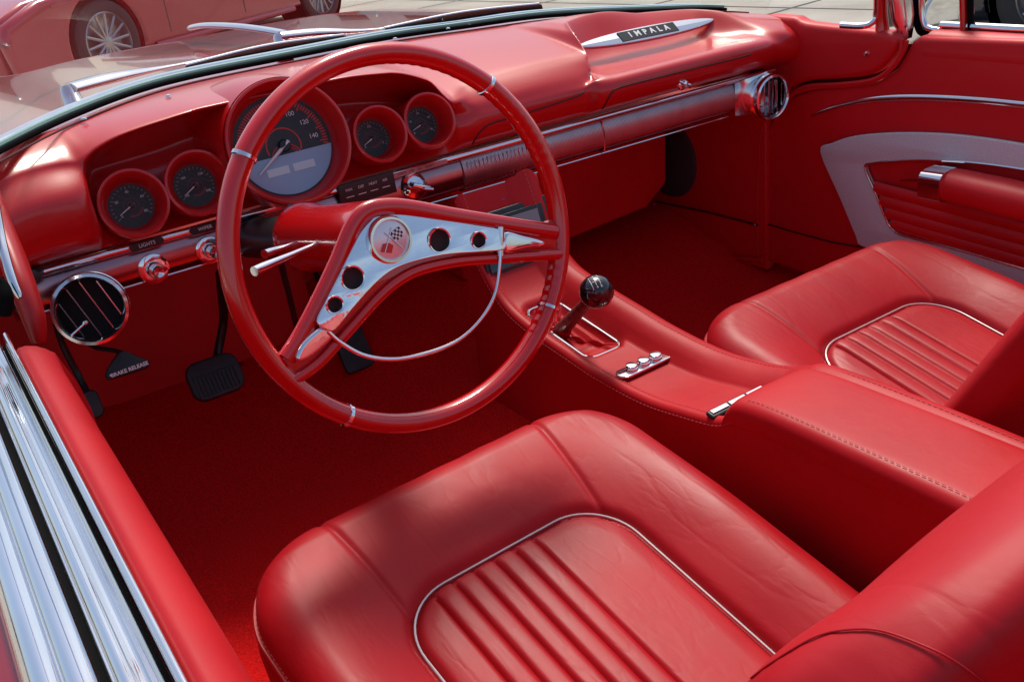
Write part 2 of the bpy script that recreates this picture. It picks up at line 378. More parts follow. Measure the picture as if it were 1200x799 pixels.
# --- maker's name badge in the cove
e0, e1 = at(676, 58, y=1.535), at(835, 26, y=1.545)
ce = (e0+e1)/2; u = (e1-e0).normalized(); nrm = V((0, -.62, .78)); v = nrm.cross(u).normalized(); nrm = u.cross(v).normalized()
FE = frame(ce+nrm*.004, u, v, nrm); L2 = (e1-e0).length/2
ov = [(L2*math.cos(a), .0175*math.sin(a)*abs(math.sin(a))**.15) for a in [2*math.pi*i/60 for i in range(60)]]
bd = plate('name_badge', ov, FE, .008, chrome_red, dash, bev=.002)
FB = frame(ce+nrm*.0085, u, v, nrm)
plate('badge_bar', [(-.078, -.012), (.072, -.012), (.072, .012), (-.078, .012)], FB, .002, black, bd)
for i, c in enumerate("IMPALA"):
    text('badge_letter', c, frame(ce+nrm*.0098+u*(-.052+i*.0195), u, v, nrm), .019, white_mark, bd, ext=.0006, bold=1)
# --- gauges
GN = V((-.05, -1, .34)).normalized()      # dials look back and up at the driver
GU = V((0, 0, 1)).cross(GN).normalized()*1; GU = (V((1, 0, 0))-GN*GN.x).normalized(); GV = GN.cross(GU)
if GV.z < 0: GV = -GV
def dring(b, c, r0, r1, a0, a1, n, off=0.):
    rr = []
    for i in range(n+1):
        a = a0+(a1-a0)*i/n; d = GU*math.cos(a)+GV*math.sin(a); rr.append([c+GN*off+d*r0, c+GN*off+d*r1])
    b.grid(rr)
def gauge(cx, cy, yy, ro, ri, depth, name, lab, ticks, nums, ang, big=False):
    c = at(cx, cy, y=yy); d = c-GN*depth
    pod = MB(); pod.lathe([(ro*.93, -depth-.055), (ro*.99, -.012), (ro, -.004), (ro-.0015, .001), (ro-.005, .002), (ro-.008, -.001), (ri+.006, -depth+.008), (ri+.002, -depth+.004), (ri, -depth-.002)], c, GN, 56)
    g = pod.build(name, paint, dash, label=lab)
    f = MB(); f.lathe([(.0001, 0), (ri*.5, 0), (ri+.002, 0)], d, GN, 48); f.build('dial', dial if big else dial_red, g)
    t = MB(); nt_ = ticks
    for k in range(nt_+1):
        a = ang[0]+(ang[1]-ang[0])*k/nt_; dd = GU*math.cos(a)+GV*math.sin(a); pp = GN.cross(dd)
        l = .16 if k % 5 == 0 else .10; wd = .0008 if not big else .0012
        t.grid([[d+GN*.0006+dd*ri*.93+pp*wd, d+GN*.0006+dd*ri*.93-pp*wd], [d+GN*.0006+dd*ri*(.93-l)+pp*wd, d+GN*.0006+dd*ri*(.93-l)-pp*wd]])
    t.build('tick_marks', red_mark if big else tick_m, g, smooth=False)
    for k, s in enumerate(nums):
        a = ang[0]+(ang[1]-ang[0])*k/(len(nums)-1); dd = GU*math.cos(a)+GV*math.sin(a)
        text('numeral', s, frame(d+GN*.0008+dd*ri*.66, GU, GV, GN), ri*(.13 if big else .17), white_mark, g, ext=.0001)
    r_ = MB(); dring(r_, d, ri*.34, ri*.37, -.4, 3.5, 30, .0007); dring(r_, d, ri*.0, ri*.2, 0, 2*math.pi, 20, .0007) if not big else None
    r_.build('red_ring', red_mark if big else band_m, g)
    return c, d, g
def needle(d, g, ri, a, l):
    dd = GU*math.cos(a)+GV*math.sin(a); b = MB()
    b.tube([d+GN*.006-dd*ri*.12, d+GN*.006+dd*ri*l], [.0014*ri/.03, .0004*ri/.03], 6); b.build('needle', white_mark, g)
    b = MB(); b.lathe([(.0001, .009), (ri*.1, .0085), (ri*.13, .005), (ri*.13, .001)], d, GN, 24); b.build('needle_hub', black, g)
for (cx, cy, yy, ro, ri, dp, lab, nums, na) in (
    (157, 238, 1.435, .0505, .0315, .036, 'leftmost small round gauge', ("0", "20", "40", "60", "80"), 3.6),
    (233, 214, 1.435, .0495, .0305, .036, 'small round gauge touching the speedometer on its left', ("100", "160", "220", "260"), 3.65),
    (446, 157, 1.435, .0475, .0295, .042, 'small round gauge right of the speedometer', ("E", "1/2", "F"), 3.55),
    (504, 141, 1.435, .0475, .0295, .042, 'rightmost small round gauge', ("8", "10", "12", "14", "16"), 3.45)):
    c, d, g = gauge(cx, cy, yy, ro, ri, dp, 'small_gauge', lab, 20, nums, (3.75, -.6))
    needle(d, g, ri, na, .72)
    q = MB(); dring(q, d, ri*.44, ri*.54, 4.3, 5.9, 14, .0007); q.build('red_band', band_m, g)
    gl = MB(); gl.lathe([(.0001, 0), (ri+.003, 0)], d+GN*.012, GN, 40); gl.build('lens', lens, g)
# speedometer
c, d, g = gauge(340, 166, 1.405, .0965, .0765, .040, 'speedometer', 'large round speedometer', 60, ("0", "20", "40", "60", "80", "100", "120", "140", "160"), (3.55, -.42), True)
needle(d, g, .0765, 3.72, .80)
q = MB(); dring(q, d-GV*.022, .0235, .0255, .35, 2.8, 24, .0009)
for k in range(15):
    a = .4+2.35*k/14; dd = GU*math.cos(a)+GV*math.sin(a); o_ = d-GV*.022+GN*.0009; pp = GN.cross(dd)*.0006
    q.grid([[o_+dd*.0225+pp, o_+dd*.0225-pp], [o_+dd*.018+pp, o_+dd*.018-pp]])
q.build('inner_scale', red_mark, g)
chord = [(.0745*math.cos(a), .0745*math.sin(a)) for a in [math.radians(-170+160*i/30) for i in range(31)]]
plate('sky_reflection_panel', chord, frame(d+GN*.0012, GU, GV, GN), .001, sky_refl, g)  # painted sky reflection over the lower dial, behind the two displays
for sx_ in (-1, 1): plate('display', [(x+sx_*.021, y-.036) for x, y in ((-.0175, -.0055), (.0175, -.0055), (.0175, .0065), (-.0175, .0065))], frame(d+GN*.0022, GU, GV, GN), .0008, lcd_win, g)
text('unit_text', 'MPH', frame(d+GN*.0022-GV*.004, GU, GV, GN), .008, white_mark, g)
gl = MB(); gl.lathe([(.0001, 0), (.079, 0)], d+GN*.016, GN, 48); gl.build('lens', lens, g)
# sculpted hood over the speedometer running back into the pad
hd = MB(); rr = []
for i in range(13):
    t = i/12; rad = .0975+.013*t; o_ = c-GN*(.004)+V((0, .17*t, -.004*t-.020*t*t)); row = []
    for k in range(41):
        a = math.radians(-28+236*k/40); row.append(o_+GU*rad*math.cos(a)*(1+.20*t*t)+GV*rad*math.sin(a)*(1-.04*t))
    rr.append(row)
hd.grid(rr); hd.build('speedometer_hood', paint, dash, autos=80)
# --- vents
def vent(o, ax, r, lab, n, back, roll=0.):
    ax = V(ax).normalized(); b = MB()
    b.lathe([(r*.80, -back), (r*.98, -.02), (r*1.08, -.014), (r*1.10, -.008), (r*1.03, -.005), (r*1.09, 0), (r*1.06, .008), (r*.97, .010), (r*.90, .005), (r*.87, -.004), (r*.86, -.03)], o, ax, 48)
    g = b.build('air_vent', chrome_red, dash, label=lab)
    b = MB(); b.lathe([(.0001, -.03), (r*.87, -.03), (r*.87, -.002)], o, ax, 40); b.build('duct', dark_void, g)
    u = V((1, 0, 0)); u = (u-ax*u.dot(ax)).normalized(); v = ax.cross(u)
    if v.z < 0: v = -v
    u, v = u*math.cos(roll)+v*math.sin(roll), v*math.cos(roll)-u*math.sin(roll)
    tilt = math.radians(12)
    for k in range(n):
        q = (k-(n-1)/2)/(n/2)*r*.82; h = math.sqrt(max(0, (r*.86)**2-q*q)); b = MB()
        R = M((u, v, ax)).transposed().to_3x3(); b.box(o+u*q-ax*.004, .0016, h*1.96, .010, R); b.build('vane', chrome_red, g)
    b = MB(); b.tube([o+u*(-.9*r)-v*(.35*r)+ax*.004, o+u*(-.35*r)-v*(.25*r)+ax*.006], [.0022, .0016], 8); b.lathe([(.0001, .004), (.003, .003), (.004, 0)], o+u*(-.35*r)-v*(.25*r)+ax*.004, ax, 12); b.build('lever', chrome, g)
    return g
vent(at(106, 362, y=1.395), (-.20, -1, .22), .0475, 'round vent with slanting vanes at the driver end', 4, .075, math.radians(17))
vc = at(903, 114, y=1.405); vent(vc, (-.05, -1, .0), .043, 'round vent at the passenger end', 6, .05)
# chrome housing of the passenger vent
b = MB(); rr = []
for i in range(15):
    t = i/14; a = math.pi*(t-.5); rr.append([V((vc.x+.012-.075*(1-s), yp(1.5)-.010-.030*sst(0, 1, s)*math.cos(a*.6), -.428-.066*t+(.020*math.sin(a)*0)-.012*s*math.sin(a))) for s in [k/12 for k in range(13)]])
b.grid(rr); b.build('vent_housing', chrome_red, dash)
# --- knobs on the driver side panel
def knob(p, ax, r, lab=None, big=False):
    ax = V(ax).normalized(); b = MB()
    b.lathe([(.0001, .003), (r*.7, .004), (r, .002), (r*1.03, -.002), (r*.95, -.006)], p, ax, 36); g = b.build('control_knob', chrome, dash, label=lab)
    b = MB(); b.lathe([(r*.55, .003), (r*.55, .015), (r*.48, .018), (r*.40, .018), (r*.36, .028), (r*.40, .032), (r*.33, .036), (.0001, .034)], p, ax, 30); b.build('knob_stem', chrome_red, g); return g
knob(at(180, 315, y=1.452), (0, -1, .1), .0225, 'knob beside the driver side vent'); knob(at(245, 293, y=1.452), (0, -1, .1), .0205, 'knob beside the steering wheel rim')
# ignition switch
ig = at(485, 218, y=1.448); b = MB(); b.lathe([(.0001, .010), (.014, .011), (.018, .006), (.0215, .004), (.024, .0), (.024, -.006)], ig, (-.15, -1, .45), 40); g = b.build('ignition_switch', chrome, dash)
b = MB(); R = M.Rotation(math.radians(25), 3, 'Y'); b.box(ig+V((.002, -.020, .002)), .036, .018, .009, R); b.build('switch_handle', chrome, g, mods=[('BEVEL', {'width': .003, 'segments': 3})])
b = MB(); b.tube([ig+V((.004, -.03, 0)), ig+V((.018, -.034, -.004))], .003, 8); b.build('key', chrome, g)
# black name plates on the strip
def onstrip(px_, py_, L, s, name, m, tm, sz, h=.011):
    p = at(px_, py_, y=1.447); F = frame(p, V((1, 0, 0)), V((0, .1, 1)).normalized(), V((0, -1, .1)).normalized())
    o_ = [(L/2*math.cos(a)*1+0, h/2*math.sin(a)) for a in [2*math.pi*i/24 for i in range(24)]]
    o_ = [((L/2-h/2)*(1 if x > 0 else -1)+h/2*math.cos(2*math.pi*(i+.5)/24), h/2*math.sin(2*math.pi*(i+.5)/24)) for i, (x, y_) in enumerate([(math.cos(2*math.pi*(i+.5)/24), 0) for i in range(24)])]
    g = plate(name, o_, F, .003, m, dash); text('letters', s, F @ M.Translation((0, 0, .0022)), sz, tm, g, ext=.0001); return g
onstrip(172, 286, .050, 'LIGHTS', 'label_plate', black, white_mark, .0075); onstrip(240, 267, .046, 'WIPER', 'label_plate', black, white_mark, .0075)
onstrip(487, 199, .125, 'LOCK - OFF - ON - START', 'ignition_plate', brushed, black, .006, .007)
# heater control panel
p = at(431, 222, y=1.447); F = frame(p, V((1, 0, 0)), V((0, .08, 1)).normalized(), V((0, -1, .08)).normalized())
g = plate('heater_control', [(-.052, -.017), (.05, -.017), (.05, .019), (-.052, .019)], F, .006, black, dash, bev=.001)
for x_, s in ((-.034, 'FAN'), (-.012, 'DEF'), (.010, 'HEAT'), (.032, 'AIR')):
    text('legend', s, F @ M.Translation((x_, .008, .0034)), .0062, white_mark, g, ext=.0001)
    plate('slider_mark', [(x_-.007, -.004), (x_+.007, -.004), (x_+.007, -.0028), (x_-.007, -.0028)], F @ M.Translation((0, 0, .0034)), .0004, white_mark, g)
# black bracket at the driver end
b = MB(); o_ = at(40, 322, y=1.42); b.lathe([(.0001, .012), (.008, .011), (.010, 0), (.010, -.03)], o_, (-.2, -1, .2), 16); b.build('end_bolt', black, dash)

# ================================================================ STEERING WHEEL
WC = V((.44443, .93291, -.34939)); wa, wb = .20977525, .02543976
WN = V((math.sin(wb), -math.cos(wa)*math.cos(wb), math.sin(wa)*math.cos(wb))).normalized()
WU = WN.cross(V((0, 0, 1))).normalized()*-1
if WU.x < 0: WU = -WU
WV = WN.cross(WU)
if WV.z < 0: WV = -WV
WN = WU.cross(WV)
def wp(px_, py_, off=0.):
    p = onp(px_, py_, WC+WN*off, WN)-WC; return (p.dot(WU), p.dot(WV))
def W3(u, v, n=0.): return WC+WU*u+WV*v+WN*n
wheel = thing('steering_wheel', 'large glossy red two spoke steering wheel with chrome horn ring', 'steering wheel', WC)
RR = .2035
rr = []
grip = [(-3, 3), ]
def gripf(a):
    d = math.degrees(a) % 360
    on = max(sst(8, 14, d)*(1-sst(40, 45, d)), sst(52, 58, d)*(1-sst(80, 88, d))*.6, sst(305, 312, d)*(1-sst(335, 342, d)))
    return on
for i in range(361):
    a = 2*math.pi*i/360; gf = gripf(a); row = []
    for k in range(20):
        t = 2*math.pi*k/20; ra = .0122+.0016*math.sin(t*2)*0
        inner = max(0, -math.cos(t))
        ra2 = ra+gf*inner*.0006*math.cos(a*95)
        R_ = RR+ra2*math.cos(t)*.95; row.append(W3(R_*math.cos(a), R_*math.sin(a), ra2*math.sin(t)*1.15))
    rr.append(row)
b = MB(); b.grid(rr, True); b.build('rim', gloss, wheel, autos=60)
for q in ((283, 182), (572, 95), (405, 490), (652, 364)):
    u_, v_ = wp(*q); a = math.atan2(v_, u_); b = MB(); rr = []
    for da in (-.012, -.009, 0, .009, .012):
        ra = .0124 if abs(da) > .01 else .0137; row = []
        for k in range(24):
            t = 2*math.pi*k/24; R_ = RR+ra*math.cos(t)*.95; row.append(W3(R_*math.cos(a+da), R_*math.sin(a+da), ra*math.sin(t)*1.15))
        rr.append(row)
    b.grid(rr, True); b.build('rim_band', chrome, wheel)
FW = frame(WC, WU, WV, WN)
def wpoly(pts, n=6, off=0.): 
    q = [V((*wp(a, b_, off), 0)) for a, b_ in pts]; q = cr(q, n, True) if n > 1 else q
    return [(p.x, p.y) for p in q]
outer = wpoly([(436, 237), (470, 239), (520, 247), (580, 257), (625, 266), (648, 258), (657, 282), (652, 306), (632, 300), (590, 302), (545, 307), (500, 318), (462, 338), (430, 365), (398, 395), (372, 425), (348, 444), (333, 440), (322, 418), (336, 408), (352, 380), (372, 340), (392, 300), (408, 262), (420, 243)], 5)
def hole(px_, py_, r): u_, v_ = wp(px_, py_, .010); return circ(u_, v_, r, 28)
plate('spoke_frame', outer, FW @ M.Translation((0, 0, -.004)), .022, gloss, wheel, bev=.008, res=4, autos=60)
# raised red ridge along the upper edge
b = MB(); rp = [(334, 420), (352, 392), (374, 350), (394, 308), (412, 266), (428, 248), (452, 243), (480, 245), (530, 254), (580, 262), (625, 269), (648, 272)]
b.tube(cr([W3(*wp(x_, y_), .004) for x_, y_ in rp], 6), [.010]*3+[.0105]*61+[.008]*3 if False else .0098, 14, up=WN, sx=1.05, sy=.85); b.build('spoke_ridge', gloss, wheel, autos=70)
b = MB(); rp = [(342, 444), (370, 424), (396, 396), (416, 374), (438, 350), (458, 332), (480, 319), (506, 311), (542, 305), (588, 302), (632, 299), (652, 298)]
b.tube(cr([W3(*wp(x_, y_), .008) for x_, y_ in rp], 6), .0066, 12, up=WN, sx=1.0, sy=.9); b.build('lower_ridge', gloss, wheel, autos=70)
def hole(px_, py_, r): u_, v_ = wp(px_, py_, .010); return circ(u_, v_, r, 28)
pl = wpoly([(432, 262), (446, 251), (470, 251), (510, 257), (560, 265), (588, 271), (588, 283), (587, 293), (560, 296), (530, 298), (504, 302), (474, 310), (453, 320), (432, 338), (408, 364), (389, 386), (378, 386), (368, 376), (380, 352), (396, 322), (412, 292), (422, 274)], 4, .010)
plate('horn_plate', pl, FW @ M.Translation((0, 0, .0100)) @ M.Rotation(math.radians(-7.5), 4, 'X'), .006, chrome_wavy, wheel, bev=.0012, res=3, holes=[hole(513, 282, .0125), hole(558, 282, .0085), hole(411, 326, .0120), hole(389, 357, .0082)])
for q, r in (((513, 282), .0125), ((558, 282), .0085), ((411, 326), .0120), ((389, 357), .0082)):
    u_, v_ = wp(*q, .010); o8 = .0100-v_*math.tan(math.radians(7.5)); b = MB(); b.lathe([(r, -.006), (r-.0004, .002), (r, .0042), (r+.0016, .0048), (r+.0024, .003)], W3(u_, v_, o8), WN, 32); h_ = b.build('plate_hole_rim', chrome, wheel)
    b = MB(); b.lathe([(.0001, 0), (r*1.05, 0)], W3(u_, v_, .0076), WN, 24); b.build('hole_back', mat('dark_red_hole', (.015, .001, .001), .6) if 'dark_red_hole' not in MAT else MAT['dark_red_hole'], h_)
# hub emblem: crossed flags
hu, hv = wp(455, 281, .010); HC = W3(hu, hv, .0115)
b = MB(); b.lathe([(.0265, -.006), (.0262, .004), (.0245, .0075), (.022, .0075), (.0205, .005)], HC, WN, 48); hb = b.build('hub_ring', chrome, wheel)
b = MB(); b.lathe([(.0207, .0052), (.0202, .0054), (.0001, .0066)], HC, WN, 40); b.build('hub_disc', mat('silver_disc', (.80, .80, .80), .30, .6), hb)
FH = frame(HC+WN*.0072, WU, WV, WN)
ck = MB(); cw = MB(); rd = MB()
for i in range(5):
    for j in range(4):
        a0 = math.radians(20); x_, y_ = .0025+i*.0026, -.0045+j*.0028
        q = [(x_, y_), (x_+.0026, y_), (x_+.0026, y_+.0028), (x_, y_+.0028)]
        q = [FH @ V((X*math.cos(a0)-Y_*math.sin(a0), X*math.sin(a0)+Y_*math.cos(a0), .0002)) for X, Y_ in q]
        (ck if (i+j) % 2 else cw).add(q, [[0, 1, 2, 3]])
ck.build('checked_flag', black, hb, smooth=False); cw.build('white_squares', white_mark, hb, smooth=False)
a0 = math.radians(-28); q = [(-.016, -.0085), (-.0035, -.007), (-.003, .0015), (-.0085, .003), (-.015, .0005)]
plate('red_flag', [(X*math.cos(a0)-Y_*math.sin(a0)+.002, X*math.sin(a0)+Y_*math.cos(a0)-.009) for X, Y_ in q], FH, .0006, red_mark, hb)
b = MB(); b.tube([FH @ V((-.012, -.011, .0004)), FH @ V((.004, .013, .0004))], .0006, 6); b.tube([FH @ V((.010, -.012, .0004)), FH @ V((-.006, .010, .0004))], .0006, 6); b.build('flag_pole', chrome_red, hb)
# chrome end caps of both spokes
for pts in ([(590, 272), (612, 276), (632, 281), (637, 285), (632, 289), (612, 293), (590, 296)], [(378, 382), (390, 393), (376, 408), (360, 420), (348, 424), (345, 417), (352, 402), (366, 388)]):
    q = wpoly(pts, 4, .010); plate('spoke_cap', q, FW @ M.Translation((0, 0, .010)), .012, chrome, wheel, bev=.0045, res=4)
b = MB(); (u1, v1), (u2, v2) = wp(586, 266, .012), wp(586, 300, .012); b.tube([W3(u1, v1, .013), W3(u2, v2, .013)], .0048, 10); b.build('spoke_clasp', chrome, wheel)
# horn ring
hr = [(587, 278), (586, 310), (580, 345), (562, 376), (535, 400), (500, 414), (462, 421), (428, 417), (400, 402), (384, 388)]
hp = cr([W3(*wp(a_, b_, .016), .016) for a_, b_ in hr], 8); b = MB(); b.tube(hp, .0021, 10, up=WN, sx=1.1, sy=.8); b.build('horn_ring', chrome, wheel)

# ================================================================ STEERING COLUMN
scol = thing('steering_column', 'red steering column between the wheel hub and the dashboard, with two chrome stalks', 'steering column', WC-WN*.3)
def wc(h): return WC+V((.012, 0, .004))-WN*h
b = MB(); b.lathe([(.0001, .0), (.040, -.002), (.044, -.012), (.046, -.05), (.044, -.13), (.042, -.24), (.046, -.27), (.047, -.295), (.044, -.305), (.030, -.308)], WC+WU*hu*0+WU*-.004+WV*.004-WN*.012, WN, 48); b.build('shroud', vinyl if False else gloss, scol)
b = MB(); b.lathe([(.032, -.30), (.032, -.56)], WC-WN*.012, WN, 32); b.build('tube', black, scol)
for (a_, b_, c_, d_, ya, yb) in ((380, 283, 298, 318, 1.09, 1.03), (353, 284, 310, 298, 1.16, 1.12)):
    p0, p1 = at(a_, b_, y=ya), at(c_, d_, y=yb); k = MB(); dd = p1-p0
    k.tube([p0, p0+dd*.5, p0+dd*.9, p1], [.0035, .0045, .0062, .0058], 12); g = k.build('stalk', chrome, scol)
    k = MB(); k.lathe([(.0001, 0), (.008, .0), (.008, .006), (.004, .008)], p0-dd.normalized()*.004, dd, 16); k.build('stalk_socket', black, g)
b = MB(); b.tube(cr([at(343, 240, y=1.30), at(330, 265, y=1.30), at(328, 300, y=1.34), at(340, 350, y=1.42), at(350, 395, y=1.6)], 6), .005, 8); b.build('cable', black, scol)

# ================================================================ CABIN SHELL (the car's own floor and bulkhead)
def fz(x, y):
    """height of the carpet"""
    hump = sst(.50, .78, x)*(1-sst(.92, 1.16, x))*.105
    toe = sst(1.45, 1.90, y)*.105
    return -.93+max(hump, 0)*(1-.2*sst(1.2, 1.8, y))+toe+.02*sst(.22, .08, x)+.012*sst(1.5, 1.6, x)
b = MB(); rr = []
for i in range(61):
    y = -.75+i*(2.0+.75)/60
    rr.append([V((.0+1.70*j/80, y, fz(1.70*j/80, y))) for j in range(81)])
b.grid(rr); tag(b.build('floor', carpet, loc=(.84, .6, -.93)), kind='structure')
b = MB(); b.grid([[V((x, 1.85, -.845)), V((x, 1.87, -.62)), V((x, 1.88, -.44))] for x in [.0+i*.09 for i in range(8)]]); b.grid([[V((x, 2.0, fz(x, 2.0)-.02)), V((x, 2.01, -.62)), V((x, 1.99, -.44))] for x in (.63, .8, 1.2, 1.68)]); 
fw = b.build('bulkhead', board, loc=(.84, 2.0, -.6)); tag(fw, 'dark red bulkhead closing the footwell behind the pedals', 'bulkhead')
# floor seam (carpet binding) 
b = MB(); b.tube(cr([at(285, 425, z=-.80)+V((0, 0, 0)), at(221, 447, z=-.835), at(124, 484, z=-.87)], 5), .004, 6)
cb = b.build('carpet_binding', mat('carpet_binding_m', (.17, .004, .006), .8), loc=at(221, 447, z=-.835)); tag(cb, 'thin raised binding where the driver carpet meets the bulkhead', 'carpet edging')
# heater box / under dash cover on the passenger side
hx = thing('heater_cover', 'large plain red cover under the passenger side of the dashboard', 'heater cover', (1.2, 1.75, -.76))
hp_ = [at(660, 212, y=1.72), at(784, 150, y=1.76), at(782, 215, y=1.76), at(769, 240, y=1.74), at(664, 290, y=1.72)]
hp_ = [V((.93, 1.72, -.47)), V((hp_[1].x, 1.76, -.47)), V((hp_[2].x, 1.76, hp_[2].z)), V((hp_[3].x-.03, 1.735, hp_[3].z)), V((.93, 1.72, hp_[4].z))]
bk = [p+V((0, .25, .02)) for p in hp_]
b = MB(); b.add(hp_+bk, [[0, 1, 2, 3, 4], [0, 5, 6, 1], [1, 6, 7, 2], [2, 7, 8, 3], [3, 8, 9, 4], [4, 9, 5, 0]])
b.build('cover', board, hx, mods=[('BEVEL', {'width': .012, 'segments': 4, 'limit_method': 'ANGLE'})], smooth=True)
# ---------------- passenger kick panel and door
XR = 1.60
def ux(pts, x, n=0, closed=False):
    q = [at(a, b_, x=x) for a, b_ in pts]; return cr(q, n, closed) if n else q
def yz(pts, x, n=0): 
    q = [V((p.y, p.z, 0)) for p in ux(pts, x)]; q = cr(q, n, True) if n else q; return [(p.x, p.y) for p in q]
FX = lambda x: frame(V((x, 0, 0)), V((0, 1, 0)), V((0, 0, 1)), V((1, 0, 0)))
kick = thing('kick_panel', 'red kick panel with round grey speaker at the passenger end of the footwell', 'kick panel', (1.63, 1.75, -.9))
plate('panel', [(1.50, -.90), (2.02, -.93), (2.02, -.40), (1.50, -.40)], FX(1.635), .03, vinyl_dark, kick, bev=.006)
yc = at(783, 187, x=1.615)
b = MB(); b.lathe([(.0001, .012), (.085, .012), (.095, .008), (.098, 0)], V((1.62, yc.y, yc.z)), (-1, 0, 0), 48); b.build('speaker_grille', speaker_m, kick)
b = MB(); b.tube(ux([(768, 236), (785, 240), (830, 249), (888, 264)], 1.617), .0026, 8); b.build('piping', MAT['seam_red'], kick)
b = MB(); b.tube(ux([(766, 238), (776, 268), (797, 288), (840, 299), (893, 305)], 1.615, 5), .005, 8); b.build('lower_piping', vinyl_dark, kick)
b = MB(); p = at(884, 264, x=1.615); b.lathe([(.0001, .004), (.004, .003), (.005, 0)], p, (-1, 0, 0), 12); b.build('screw', chrome, kick)
# A pillar trim (dogleg)
pil = thing('pillar_trim', 'padded red trim panel between the passenger end of the dash and the windscreen pillar', 'pillar trim', (1.63, 1.3, -.45))
pp = [(925, 20), (945, 27), (1000, 33), (1040, 38), (1052, 46), (1050, 60), (1038, 76), (1020, 88), (985, 93), (950, 95), (928, 103), (918, 116), (880, 130), (880, 30)]
plate('pad', yz(pp, 1.625, 4), FX(1.640), .040, vinyl_dark, pil, bev=.012, res=4)
b = MB(); b.tube(ux([(1057, 46), (1055, 64), (1042, 82), (1022, 94), (985, 99), (950, 101), (932, 108), (921, 122)], 1.622, 5), .0045, 8); b.build('piping', vinyl_dark, pil)
b = MB(); b.lathe([(.0001, .005), (.0045, .004), (.006, 0)], at(1016, 63, x=1.620), (-1, 0, 0), 16); b.build('stud', chrome, pil)
# passenger door
door = thing('passenger_door', 'red passenger door trim with grey metal insert and armrest', 'car door', (1.66, .7, -.9))
XD = 1.625
dp = yz([(893, 306), (892, 240), (896, 160), (906, 130), (928, 112), (955, 104), (990, 102), (1025, 97), (1048, 82), (1060, 62), (1066, 50)], XD)
top = at(1075, 44, x=XD)
poly = dp+[(top.y, top.z), (.9, top.z+.006), (.2, top.z+.008), (-.75, top.z+.006), (-.75, -.90), (1.0, -.90)]
zt = top.z
plate('trim_panel', poly, FX(XD+.03), .05, vinyl_dark, door, bev=.010, res=4)
# front edge piping double
b = MB(); b.tube(ux([(889, 306), (888, 240), (892, 162), (903, 132), (926, 112), (955, 103), (990, 100.5), (1024, 95), (1046, 80), (1058, 62), (1063, 48)], XD-.002, 4), .0042, 8); b.build('edge_piping', vinyl_dark, door)
# rolled top of the door
rr = []
for y in [top.y-.01]+[1.1-.1*i for i in range(19)]:
    rr.append([V((XD+dx, y, zt+dz)) for dx, dz in ((.020, -.075), (.008, -.050), (.004, -.030), (.006, -.012), (.014, .002), (.03, .008), (.055, .006), (.062, -.02))])
b = MB(); b.grid(rr, cap=False); b.build('door_top', vinyl_dark, door, autos=80)
b = MB(); b.tube([V((XD+.060, y, zt+.012)) for y in (1.13, .6, 0, -.7)], .007, 8); b.build('belt_moulding', chrome, door)
# chrome spear
sp = cr(ux([(950, 136), (966, 130), (990, 123), (1020, 117), (1055, 114.5), (1100, 115), (1150, 118), (1200, 123), (1300, 133)], XD+.003), 6)
b = MB(); b.tube(sp, [.0015+.0042*min(1, i/22) for i in range(len(sp))], 10, sx=.7); b.build('chrome_spear', chrome_red, door)
# lower seam
b = MB(); b.tube(ux([(897, 262), (930, 272), (975, 284), (1010, 290)], XD+.003), .002, 6); b.build('lower_seam', MAT['seam_red'], door)
# grey insert with opening
o_out = yz([(962, 178), (975, 168), (1000, 160), (1040, 156), (1090, 156), (1140, 160), (1200, 169), (1290, 186), (1390, 215), (1430, 300), (1440, 420), (1330, 400), (1200, 352), (1130, 325), (1050, 298), (1010, 288), (1003, 275), (985, 232)], XD-.004, 4)
o_in = yz([(1015, 196), (1024, 191), (1050, 188), (1090, 187), (1140, 190), (1200, 198), (1290, 215), (1350, 232), (1375, 290), (1370, 350), (1300, 342), (1200, 314), (1120, 291), (1062, 276), (1047, 268), (1038, 252), (1027, 225)], XD-.004, 4)
ins = plate('metal_insert', o_out, FX(XD-.002), .010, insert, door, bev=.002, holes=[o_in])
qi = [V((XD-.007, a, c)) for a, c in o_in]; b = MB(); b.tube(qi+[qi[0]], .0026, 8); b.build('insert_edge', chrome_red, door)
# pleats inside the opening: padded horizontal rolls
o_in3 = yz([(1015, 196), (1024, 191), (1050, 188), (1090, 187), (1140, 190), (1200, 198), (1290, 215), (1350, 232), (1375, 290), (1370, 350), (1300, 342), (1200, 314), (1120, 291), (1062, 276), (1047, 268), (1038, 252), (1027, 225)], XD-.001, 4)
for k, (la, lb) in enumerate((((1027, 220), (1200, 265)), ((1034, 235), (1200, 280)), ((1040, 249), (1200, 294)), ((1047, 262), (1200, 306)))):
    p0, p1 = at(*la, x=XD), at(*lb, x=XD); dr = (p1-p0); p2 = p0+dr*1.75
    b = MB(); rr = []
    for t in (0, .3, .6, 1.0): 
        c_ = p0+(p2-p0)*t; rr.append([c_+V((-.005-.006*math.sin(math.pi*s), 0, .001+.014*(s-.5)*2*.95)) for s in (0, .15, .35, .6, .85, 1)])
    b.grid(rr); b.build('pleat', vinyl_dark, door)
